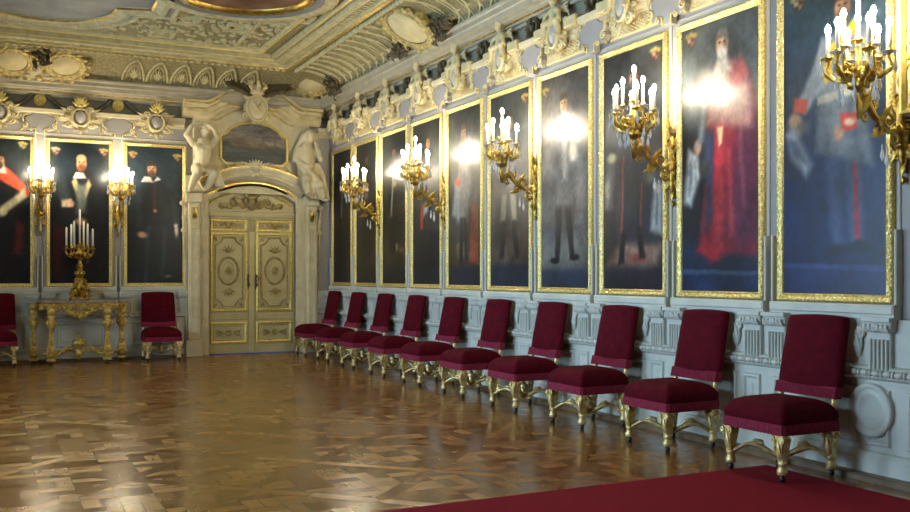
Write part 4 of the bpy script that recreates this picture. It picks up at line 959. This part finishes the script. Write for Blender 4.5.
# broken pediment
for s in (-1, 1):
    p = [(s*1.30, 4.40), (s*.86, 4.40), (s*.72, 4.45), (s*.60, 4.53), (s*.46, 4.62), (s*.30, 4.67)]
    if s > 0: p = p[::-1]
    b.run(p, [(-.05, 0), (-.05, -.10), (.0, -.14), (.03, -.15), (.05, -.18), (.12, -.19), (.14, -.24), (.18, -.25), (.19, -.30), (.25, -.31), (.27, -.28), (.28, 0)], 1)
    b.run(p, [(.188, -.30), (.192, -.318), (.205, -.318), (.21, -.30)], 2)
    for i in range(9): b.leaf((s*(.86+.05*i), 4.45), (s*(.87+.05*i), 4.53), .022, .02, 1, 5, -.19)
    b.scroll((s*1.0, 3.40), .10, 1.3, 0, s, -.2, .03)
for i in range(7): a = -.9+i*.3; b.leaf((0, 3.44), (.22*math.sin(a), 3.44+.20*math.cos(a)), .04, .05, 0, 6, -.22)
b.ell((0, -.26, 3.46), (.09, .06, .06), 10, 8, 0)
for s in (-1, 1):
    b.scroll((s*.30, 3.50), .06, 1.4, PI/2, s, -.24, .02); b.scroll((s*.48, 3.46), .05, 1.4, PI/2, -s, -.24, .018); b.leaf((s*.1, 3.5), (s*.28, 3.58), .04, .03, 0, 6, -.22); b.scroll((s*.62, 3.42), .05, 1.4, PI/2, s, -.22, .018)
    b.scroll((s*.05, 3.33), .04, 1.2, PI/2, s, -.29, .014)
struct(b.build('trim_8', ['stucco', 'stucco_warm', 'gold', 'wall']))

# overdoor landscape
t = empty('landscape_painting', B(DX+.02, 3.56, .08)); tag(t, 'small arched landscape painting of buildings by water above the door', 'painting')
poly = [(-.54, 0), (.54, 0), (.62, .08), (.62, .50), (.52, .54), (.44, .64), (.28, .73), (.10, .77), (-.10, .77), (-.28, .73), (-.44, .64), (-.52, .54), (-.62, .50), (-.62, .08)]
b = MB(); b.ring(off_poly(poly, -.03), [(0, 0), (0, -.03), (.012, -.045), (.03, -.045), (.045, -.03), (.05, -.01)], 0); b.build('picture_frame', 'door_gold', t)
hor = [(P_, [(-.1, -.1), (1.1, -.1), (1.1, .40), (-.1, .40)], (62, 74, 76), .03), (P_, [(-.1, .34), (1.1, .30), (1.1, .42), (-.1, .44)], (92, 92, 80), .03), (P_, [(.14, .42), (.52, .40), (.50, .56), (.40, .62), (.2, .60)], (150, 132, 100), .02), (P_, [(.24, .58), (.27, .58), (.27, .66), (.24, .66)], (160, 140, 110), .01), (P_, [(.44, .55), (.48, .55), (.47, .68), (.45, .68)], (140, 120, 94), .01), (P_, [(.56, .40), (.72, .38), (.70, .50), (.66, .54), (.64, .70), (.62, .54), (.56, .5)], (116, 102, 84), .01), (P_, [(.74, .38), (.92, .36), (.88, .46), (.83, .48), (.82, .62), (.80, .48), (.74, .46)], (110, 98, 84), .01), (P_, [(.02, .38), (.14, .40), (.12, .54), (.04, .5)], (82, 92, 84), .04), (E_, (.5, .2, .4, .02), (88, 100, 102), .04), (E_, (.3, .3, .2, .015), (104, 106, 96), .03)]
cv = canvas('canvas', 1.24, .77, 0, hor, [(0, (58, 70, 74)), (.45, (150, 138, 124)), (1, (128, 124, 122))], t, nx=90, y=-.012, seed=40)
# trim the canvas to its arched frame
me = cv.data
def inside(x, z):
    c = False
    for i in range(len(poly)):
        (ax, az), (bx_, bz) = poly[i-1], poly[i]
        if (az > z) != (bz > z) and x < (bx_-ax)*(z-az)/(bz-az)+ax: c = not c
    return c
import bmesh
bm = bmesh.new(); bm.from_mesh(me)
bmesh.ops.delete(bm, geom=[v for v in bm.verts if not inside(v.co.x*.985, .38+(v.co.z-.38)*.985)], context='VERTS'); bm.to_mesh(me); bm.free()

# ------------------------------------------------------------------ carved stucco figures and crests
def limb(b, P, R_, n=10, m=0):
    b.tube(P, R_, n, m)
    for p, r in zip(P, R_): b.ell(p, r, 10, 8, m)
def hand_(b, p, d, s=1, side=1):
    p = Vector(p); d = Vector(d).normalized(); a = d.cross(Vector((0, 1, 0))).normalized()
    b.ell(tuple(p+d*.03*s), .036*s, 8, 6)
    for i, l in enumerate((.07, .085, .08, .06)):
        o = a*(i-1.5)*.017*s; q = p+d*.05*s+o
        b.tube([tuple(q), tuple(q+d*l*.5*s+Vector((0, -.008, 0))), tuple(q+d*l*s+Vector((0, .006, 0)))], [.012*s, .011*s, .009*s], 6)
    b.tube([tuple(p+a*side*.03*s), tuple(p+a*side*.055*s+d*.03*s), tuple(p+a*side*.055*s+d*.06*s)], [.013*s, .012*s, .009*s], 6)
def face(b, c, r, tilt=0, turn=0):
    """egg-shaped head with brow, nose, lips, chin and ears, looking along -y turned by turn"""
    b.at(c, turn, tilt); b.ell((0, 0, 0), (r*.80, r*.92, r), 16, 12); b.ell((0, -r*.35, -r*.55), (r*.5, r*.5, r*.42), 12, 8)
    b.tube([(0, -r*.84, r*.22), (0, -r*1.06, -r*.12), (0, -r*.9, -r*.2)], [r*.1, r*.16, r*.12], 6); b.ell((0, -r*.80, -r*.42), (r*.24, r*.12, r*.09), 8, 6)
    for s in (-1, 1): b.ell((s*r*.32, -r*.76, r*.10), (r*.15, r*.1, r*.09), 8, 6); b.ell((s*r*.32, -r*.74, r*.28), (r*.24, r*.12, r*.07), 8, 6); b.ell((s*r*.80, 0, 0), (r*.1, r*.2, r*.26), 8, 6)
    b.at()
def drape(b, pts, r, n=5, spread=.05):
    for i in range(n):
        o = (i-(n-1)/2)*spread
        b.tube([(x+o*(.5+.5*k/len(pts)), y-.02*(i % 2), z) for k, (x, y, z) in enumerate(pts)], [r*(.6+.4*k/len(pts)) for k in range(len(pts))], 7)
# left figure: seated on the arch, arms raised round its head, legs drawn to the left
t = empty('stucco_figure', (DX-.98, YB-.20, 3.14)); tag(t, 'seated cream stucco figure with arms raised round its head, left above the door', 'sculpture', 'stucco figures above the door')
b = MB()
limb(b, [(0, 0, .30), (.02, -.03, .45), (.03, -.05, .60), (.02, -.03, .74)], [.17, .145, .165, .13], 14)
b.ell((0, -.02, .28), (.19, .15, .14), 14, 10); b.ell((.08, -.14, .64), (.085, .06, .075), 10, 8); b.ell((-.06, -.14, .64), (.085, .06, .075), 10, 8)
limb(b, [(.02, -.03, .78), (.03, -.04, .88)], [.06, .055]); face(b, (.05, -.06, .96), .10, .2, .3)
limb(b, [(-.15, -.04, .72), (-.28, -.10, .86), (-.20, -.14, 1.02), (-.10, -.13, 1.08)], [.07, .058, .045, .035]); hand_(b, (-.10, -.13, 1.08), (.9, 0, .2), .9)
limb(b, [(.18, -.03, .72), (.27, -.10, .84), (.20, -.16, .98), (.12, -.16, 1.05)], [.07, .058, .045, .035]); hand_(b, (.12, -.16, 1.05), (-.9, 0, .2), .9, -1)
limb(b, [(-.08, -.06, .26), (-.10, -.30, .22), (-.20, -.28, .0), (-.26, -.32, -.14)], [.12, .09, .07, .045]); b.ell((-.28, -.38, -.17), (.045, .10, .035), 8, 6)
limb(b, [(.09, -.06, .26), (.16, -.30, .16), (.08, -.26, -.04), (.02, -.30, -.12)], [.12, .09, .07, .045]); b.ell((.0, -.36, -.14), (.045, .10, .035), 8, 6)
drape(b, [(.20, -.05, .34), (.24, -.18, .18), (.26, -.2, .02), (.30, -.18, -.06)], .045, 4, .05); drape(b, [(-.14, -.10, .30), (-.05, -.26, .24), (.10, -.28, .20)], .04, 4, .03)
b.fuse('body', 'stucco', .016, t)
b = MB()
for i in range(26):
    rr2 = random.Random(i); a, c = rr2.uniform(0, 6.28), rr2.uniform(.1, 1.3); b.ell((.05+.10*math.cos(a)*math.sin(c), -.04+.09*math.sin(a)*math.sin(c), .98+.10*math.cos(c)), .032, 7, 5)
b.fuse('hair', 'stucco', .012, t, smooth=2)
# right figure: turned to the wall side, head veiled, robe falling
t = empty('stucco_figure', (DX+1.0, YB-.20, 3.12)); tag(t, 'veiled cream stucco figure in a falling robe, right above the door', 'sculpture', 'stucco figures above the door')
b = MB()
limb(b, [(.0, 0, .22), (-.03, -.03, .42), (-.04, -.05, .62), (-.03, -.03, .78)], [.19, .155, .165, .13], 14)
b.ell((.02, -.04, .22), (.22, .17, .16), 14, 10); limb(b, [(-.02, -.04, .82), (.02, -.06, .93)], [.06, .055]); face(b, (.05, -.08, 1.0), .10, .25, .8)
limb(b, [(.14, -.04, .74), (.24, -.12, .58), (.16, -.22, .70), (.12, -.22, .80)], [.07, .058, .045, .035]); hand_(b, (.12, -.22, .80), (-.3, 0, .9), .9, -1)
limb(b, [(-.18, -.04, .74), (-.26, -.12, .54), (-.14, -.22, .44), (-.05, -.24, .42)], [.07, .058, .045, .035]); hand_(b, (-.05, -.24, .42), (.9, 0, 0), .9)
limb(b, [(-.06, -.06, .22), (-.10, -.28, .16), (-.06, -.26, -.05), (-.06, -.30, -.12)], [.13, .10, .08, .05]); limb(b, [(.12, -.06, .2), (.16, -.28, .06), (.24, -.22, -.14), (.27, -.26, -.2)], [.13, .10, .08, .05])
b.ell((-.06, -.36, -.14), (.045, .09, .035), 8, 6); b.ell((.29, -.32, -.22), (.045, .09, .035), 8, 6)
drape(b, [(-.18, -.08, .60), (-.14, -.2, .40), (.0, -.26, .24), (.10, -.26, .02), (.16, -.2, -.18)], .05, 5, .06); drape(b, [(.16, -.04, .5), (.24, -.1, .3), (.28, -.12, .05), (.32, -.1, -.2)], .05, 4, .05)
b.fuse('body', 'stucco', .016, t)
b = MB(); 
for i in range(7):
    a = -1.4+i*.45; b.tube([(.05+.02*math.cos(a), -.05, 1.12), (.05+.13*math.sin(a), -.02-.05*math.cos(a), 1.04), (.02+.16*math.sin(a), .0-.03*math.cos(a), .90), (-.04+.20*math.sin(a), .02, .70), (-.06+.22*math.sin(a), .03, .46)], [.03, .042, .04, .036, .02], 7)
b.fuse('veil', 'stucco', .014, t, smooth=3)

# crest: oval shield, crown, spread dark wings
t = empty('carved_crest', (DX, YB-.30, 4.35)); tag(t, 'carved crest of an oval shield under a crown between dark spread wings above the door', 'crest')
b = MB(); b.slab(ellp(0, .22, .19, .23, 28), -.10, .12, 0, .05, True); b.ring(ellp(0, .22, .215, .255, 28), [(0, .1), (0, -.06), (.01, -.10), (.03, -.11), (.045, -.08), (.05, -.05)], 1, True)
for s in (-1, 1): b.scroll((s*.20, .42), .06, 1.4, -PI/2, s, -.06, .022, 1); b.scroll((s*.20, .06), .06, 1.4, PI/2, s, -.06, .022, 1); b.leaf((0, .12), (s*.10, .34), .04, .03, 1, 6, -.10); b.leaf((0, .0), (s*.10, -.08), .04, .03, 1, 6, -.04)
b.build('shield', ['stucco', 'stucco_warm'], t)
b = MB(); b.lathe([(.13, .46), (.15, .48), (.15, .53), (.13, .55)], 18, (0, -.02, 0))
for i in range(8):
    a = i*PI/4; x, y = math.cos(a), math.sin(a); b.tube([(.14*x, -.02+.14*y, .54), (.19*x, -.02+.19*y, .62), (.13*x, -.02+.13*y, .70), (.02*x, -.02+.02*y, .72)], [.034, .04, .036, .03], 7); b.ell((.20*x, -.02+.20*y, .60), .04, 8, 6)
b.ell((0, -.02, .60), (.13, .13, .10), 12, 8); b.ell((0, -.02, .76), .05, 10, 8); b.build('crown', 'stucco_warm', t)
for s in (-1, 1):
    b = MB()
    for i in range(9):
        q = i/8; a = .35+q*1.15; l = .74-.26*q
        bx0, bz0 = s*(.12+.05*q), .40+.06*q
        b.leaf((bx0, bz0), (bx0+s*l*math.sin(a)*.95, bz0+l*math.cos(a)*.75+.12), .06, .05, 0, 6, -.02-.012*i)
    b.tube([(s*.10, -.04, .44), (s*.2, -.06, .62), (s*.34, -.05, .76), (s*.46, -.03, .78)], [.04, .05, .04, .02], 8)
    b.build('wing', 'dark_bronze', t)

# ------------------------------------------------------------------ cartouches, lobed panels, medallions over the pictures
def putto(b, m=0):
    limb(b, [(0, -.08, .38), (0, -.09, .46)], [.065, .06], 10); limb(b, [(0, -.09, .52), (0, -.10, .54)], [.03, .03]); face(b, (.0, -.11, .59), .055, .2, 0)
    for s in (-1, 1):
        limb(b, [(s*.06, -.09, .48), (s*.13, -.12, .44), (s*.16, -.13, .36), (s*.14, -.15, .32)], [.035, .032, .026, .02], 8); hand_(b, (s*.14, -.15, .32), (-s*.3, 0, -.9), .5, s)
        limb(b, [(s*.04, -.09, .36), (s*.12, -.15, .33), (s*.15, -.13, .22), (s*.16, -.15, .18)], [.05, .045, .035, .024], 8); b.ell((s*.17, -.18, .165), (.02, .04, .016), 8, 6)
        for i in range(4): b.tube([(s*.05, -.05, .47), (s*(.12+.03*i), -.03, .52-.03*i), (s*(.18+.01*i), -.02, .55-.06*i)], [.02, .022, .01], 6)
    for i in range(14): a = i*.45; b.ell((.04*math.cos(a), -.10+.045*math.sin(a), .625+.012*(i % 3)), .02, 6, 5)
t = empty('carved_cartouche', (0, 0, 0)); cart = t
b = MB(); b.slab(ellp(0, .20, .085, .13, 24), -.13, .06, 0, .04, True); b.build('shield', 'wall', t)
b = MB(); b.ring(ellp(0, .20, .125, .17, 26), [(0, 0), (0, -.09), (.01, -.125), (.03, -.13), (.045, -.10)], 0, True)
for s in (-1, 1):
    b.scroll((s*.12, .34), .05, 1.4, -PI/2, s, -.10, .02); b.scroll((s*.13, .06), .05, 1.4, PI/2, s, -.09, .02); b.scroll((s*.17, .2), .04, 1.3, 0, s, -.07, .018); b.leaf((s*.03, .02), (s*.09, -.05), .03, .03, 0, 6, -.06); b.leaf((s*.13, .12), (s*.22, .04), .03, .03, 0, 6, -.05); b.leaf((s*.13, .30), (s*.24, .36), .03, .03, 0, 6, -.05)
b.leaf((0, .06), (0, -.10), .04, .04, 0, 8, -.08); b.build('scrolled_rim', 'stucco_warm', t)
b = MB(); putto(b); b.fuse('cherub', 'stucco_warm', .011, t, smooth=2)
for k in range(2, 10):
    o = cart if k == 2 else clone(cart)
    o.location = (XR-.08, bay(k), 4.02); o.rotation_euler.z = RIGHT
    tag(o, 'carved cherub and shield cartouche above the '+SHORT[k], 'carving', 'cherub cartouches on the long right wall')
# the far wall's cartouches carry a palmette crown instead of a cherub
t = empty('carved_cartouche', (0, 0, 0)); cart2 = t
clone_children = [bpy.data.objects.new(c.name.split('.')[0], c.data) for c in cart.children if not c.name.startswith('cherub')]
for c in clone_children: C.objects.link(c); c.parent = t; c.scale = (1.35, 1.2, 1)
b = MB()
for i in range(7): a = -1.2+i*.4; b.leaf((0, .38), (.15*math.sin(a), .38+.20*math.cos(a)), .035, .05, 0, 6, -.10)
b.ell((0, -.13, .40), (.05, .03, .04), 8, 6); b.build('palmette', 'door_gold', t)
b = MB()
for s in (-1, 1): b.ell((s*.06, -.135, .30), (.02, .014, .014), 8, 6)
b.build('pierced_eye', 'drape', t)
for i, n in enumerate(('man in armour with red sash', 'bald bearded man', 'dark-haired man beside the door')):
    o = cart2 if i == 0 else clone(cart2); o.location = B(QX[i], 4.0, .075)
    tag(o, 'carved shield cartouche with gilt palmette above the '+n, 'carving', 'palmette cartouches on the far wall')
# lobed panels that end the strips between the pictures
half = [(.06, -.06), (.06, .02), (.12, .03), (.17, .0), (.235, .02), (.26, .08), (.235, .13), (.25, .18), (.22, .23), (.15, .25), (.08, .31)]
poly = half + [(-x, z) for x, z in half[::-1]]
t = empty('lobed_panel', (0, 0, 0)); lob = t
b = MB(); b.slab(poly, -.075, 0, 0, .012); b.build('panel_plate', 'strip', t)
for s in (-1, 1):
    b = MB(); b.scroll((s*.24, .08), .045, 1.4, PI/2, -s, -.085, .014, 0); b.tube([(s*.25, -.08, .12), (s*.275, -.085, .18), (s*.25, -.08, .24), (s*.17, -.08, .27)], [.014, .016, .014, .008], 6, 0); b.scroll((s*.13, .01), .03, 1.3, PI/2, s, -.08, .012, 0); b.leaf((s*.25, .04), (s*.31, -.03), .02, .02, 1, 5, -.07); b.leaf((s*.27, .2), (s*.31, .28), .022, .02, 0, 5, -.07)
    b.tube([(s*.065, -.08, -.06), (s*.065, -.08, .02), (s*.12, -.082, .035)], .008, 5, 1)
    b.build('scroll_edge', ['stucco_warm', 'door_gold'], t)
names = lambda k: '%s and the %s' % (SHORT[int(k-.5)], SHORT[int(k+.5)])
k = 1.5; first = True
while k < 9:
    o = lob if first else clone(lob); first = False
    o.location = (XR-.03, bay(k), 3.95); o.rotation_euler.z = RIGHT; tag(o, 'grey lobed panel between the '+names(k), 'panel', 'lobed panels over the gaps of the right wall'); k += 1
for x, n in ((.69, 'above the sconce left of the bald bearded man'), (1.955, 'above the sconce right of the bald bearded man')):
    clone(lob, B(x, 3.95, .03), 0, 'grey lobed panel with gilt edge '+n, 'lobed panels on the far wall')
# dark oval medallions in the frieze, with hanging drapery
t = empty('frieze_medallion', (0, 0, 0)); med_ = t
b = MB(); b.ring(ellp(0, 0, .13, .15, 24), [(0, 0), (0, -.05), (.015, -.075), (.035, -.075), (.05, -.05), (.055, -.03)], 0, True, True); b.ell((0, -.05, .0), (.05, .05, .065), 10, 8)
b.ell((0, -.08, .02), (.03, .03, .035), 8, 6)
for i in range(10): a = i*PI/5; b.leaf((.10*math.cos(a), .115*math.sin(a)), (.15*math.cos(a), .17*math.sin(a)), .025, .02, 0, 4, -.05)
b.build('oval_relief', 'dark_bronze', t)
k = 2.5; first = True
while k < 9:
    o = med_ if first else clone(med_); first = False
    o.location = (XR-.02, bay(k), 4.465); o.rotation_euler.z = RIGHT; tag(o, 'dark oval medallion between the '+names(k), 'medallion', 'oval medallions in the right frieze'); k += 1
t = empty('frieze_rosette', (0, 0, 0)); ros = t
b = MB(); b.ring(ellp(0, 0, .10, .10, 22), [(0, 0), (0, -.06), (.012, -.075), (.03, -.075), (.04, -.055)], 0, True, True)
for i in range(8): a = i*PI/4; b.leaf((0, 0), (.07*math.cos(a), .07*math.sin(a)), .025, .03, 0, 5, -.055)
b.ell((0, -.085, 0), .02, 8, 6); b.build('rosette', 'door_gold', t)
b = MB()
for s in (-1, 1): b.tube([(s*.06, -.03, .12), (s*.14, -.04, .08), (s*.22, -.035, -.02), (s*.32, -.03, -.09), (s*.46, -.02, -.12)], [.02, .035, .04, .035, .02], 8)
b.tube([(-.06, -.03, .12), (0, -.04, .135), (.06, -.03, .12)], .025, 8); b.build('drapery_swag', 'drape', t)
for i, (x, n) in enumerate(((.69, 'over the left far-wall sconce'), (1.955, 'over the right far-wall sconce'))):
    o = ros if i == 0 else clone(ros); o.location = B(x, 4.47, .006); tag(o, 'gilt rosette with a dark drapery swag in the frieze '+n, 'rosette', 'rosettes in the far frieze')

# big oval cartouches on the cove
def cove_cart(label, loc, rz, tilt, rx, rz_, mats='aged_gold', sh=True):
    t = empty('cove_cartouche', loc, rz); tag(t, label, 'carving', 'oval cartouches on the cove'); t.rotation_euler = (tilt, 0, rz)
    b = MB(); b.slab(ellp(0, 0, rx*.78, rz_*.74, 32), -.05, .02, 0, .03, True); b.build('oval_field', 'stucco_warm', t)
    b = MB(); b.ring(ellp(0, 0, rx, rz_, 36), [(0, .06), (0, -.03), (.015, -.07), (.05, -.085), (.07, -.06), (.085, -.06), (.10, -.08), (.12, -.05)], 0, True)
    for i in range(14): a = i*2*PI/14; b.leaf((rx*.92*math.cos(a), rz_*.92*math.sin(a)), (rx*1.16*math.cos(a+.2), rz_*1.16*math.sin(a+.2)), .06, .05, 0, 5, -.03)
    for a in (.5, 1.9, 2.9, 4.2, 5.6): b.scroll((rx*1.0*math.cos(a), rz_*1.0*math.sin(a)), .08, 1.4, a, 1, -.05, .025)
    b.build('gilt_rim', mats, t)
    return t
def cove_mount(side, u, s):
    d, z = CV(s); z -= .06; d += .02
    return (XR-d, u, z) if side == 'r' else (u, YB-d, z)
cove_cart('large gilt oval cartouche on the cove above the long right wall', cove_mount('r', 12.25, .55), RIGHT, 1.0, .50, .44)
d_, z_ = CV(.5); cove_cart('gilt oval cartouche in the corner of the cove above the door', (XR-d_-.05, YB-d_-.05, z_), -PI/4, 1.0, .42, .30)
for x, n in ((1.06, 'right of the shell'), (.26, 'left of the shell')):
    cove_cart('gilt oval cartouche on the cove over the far wall '+n, cove_mount('b', x, .5), 0, .95, .34, .32)
t = empty('carved_shell', cove_mount('b', .66, .25)); t.rotation_euler = (.4, 0, 0); tag(t, 'grey carved shell on the cove between two gilt oval cartouches', 'carving')
b = MB()
for i in range(11): a = -1.4+i*.28; b.leaf((0, -.12), (.25*math.sin(a), -.12+.28*math.cos(a)), .035, .06, 0, 5, -.02)
b.build('shell_fan', 'stucco', t); b = MB(); b.ell((0, -.06, -.12), (.07, .04, .05), 10, 8); b.scroll((-.14, -.13), .06, 1.3, 0, -1, -.03, .02); b.scroll((.14, -.13), .06, 1.3, 0, 1, -.03, .02); b.build('shell_base', 'door_gold', t)
def foliage(loc, rz, label, w, n, seed, matn='dark_bronze'):
    r = random.Random(seed); t = MB()
    for i in range(n):
        x, z = r.gauss(0, w*.4), r.gauss(0, .07); a = r.uniform(0, 6.28); l = r.uniform(.08, .16)
        t.leaf((x, z), (x+l*math.cos(a), z+l*math.sin(a)), .04, .06, 0, 5, -.02-r.random()*.06)
    o = t.build('foliage_cluster', matn, None, loc, rz); o.rotation_euler.x = .5; tag(o, label, 'carving', 'dark carved foliage on the cove'); return o
foliage(cove_mount('r', 11.55, .22), RIGHT, 'dark carved foliage on the cove on the near side of the large right oval', .35, 40, 1)
foliage(cove_mount('r', 13.0, .22), RIGHT, 'dark carved foliage on the cove on the far side of the large right oval', .35, 30, 2)
foliage(cove_mount('r', 16.1, .25), RIGHT, 'dark carved foliage on the right cove beside the corner oval', .3, 34, 3)
0 and foliage(cove_mount('b', 5.0, .40), 0, 'dark carved foliage on the cove between the crest and the corner oval', .25, 30, 4)
foliage(cove_mount('b', .66, .75), 0, 'dark carved foliage above the grey carved shell', .2, 24, 5)

# pale carved panel with gold lattice at the right edge
t = empty('carved_relief', R(3.98, 2.62, .015)); t.rotation_euler.z = RIGHT; tag(t, 'pale carved panel with gilt lattice at the right edge beside the nearest sconce', 'panel')
b = MB(); b.slab(rectp(-.62, .62, 0, 1.3), -.05, 0, 0, .015); b.build('panel_plate', 'stucco', t)
b = MB(); b.ring(rectp(-.61, .61, .01, 1.29), [(0, -.05), (.01, -.085), (.03, -.09), (.05, -.06)], 0)
for i in range(14): b.scroll((-.52, .07+i*.09), .034, 1.3, i, 1, -.06, .010)
b.build('gilt_lattice', 'door_gold', t)

# ------------------------------------------------------------------ camera, daylight, lamps
cam = bpy.data.cameras.new('camera'); co = bpy.data.objects.new('camera', cam); C.objects.link(co)
co.location = (0, 0, 1.5); co.rotation_euler = (PI/2, 0, -math.radians(26.2))
cam.sensor_width = 36; cam.lens = 935/910*36; cam.shift_y = 18/910; cam.clip_start = .05; cam.clip_end = 200
SC.camera = co
w = bpy.data.worlds.new('sky'); SC.world = w; w.use_nodes = True
bg = w.node_tree.nodes['Background']; bg.inputs['Color'].default_value = (.52, .76, 1, 1); bg.inputs['Strength'].default_value = SKY
for y in WIN:
    l = bpy.data.lights.new('window_portal', 'AREA'); l.shape = 'RECTANGLE'; l.size = WH*2; l.size_y = WZ1-WZ0; l.cycles.is_portal = True
    o = bpy.data.objects.new('window_portal', l); C.objects.link(o); o.location = (XL-WT-.01, y, (WZ0+WZ1)/2); o.rotation_euler = (PI/2, 0, -PI/2)
SC.view_settings.view_transform = 'Standard'; SC.view_settings.look = 'None'; SC.view_settings.gamma = 1
SC.view_settings.exposure = EXPO; SC.view_settings.use_curve_mapping = False
SC.cycles.use_denoising = True; SC.cycles.sample_clamp_indirect = 8; SC.cycles.max_bounces = 8; SC.cycles.diffuse_bounces = 4
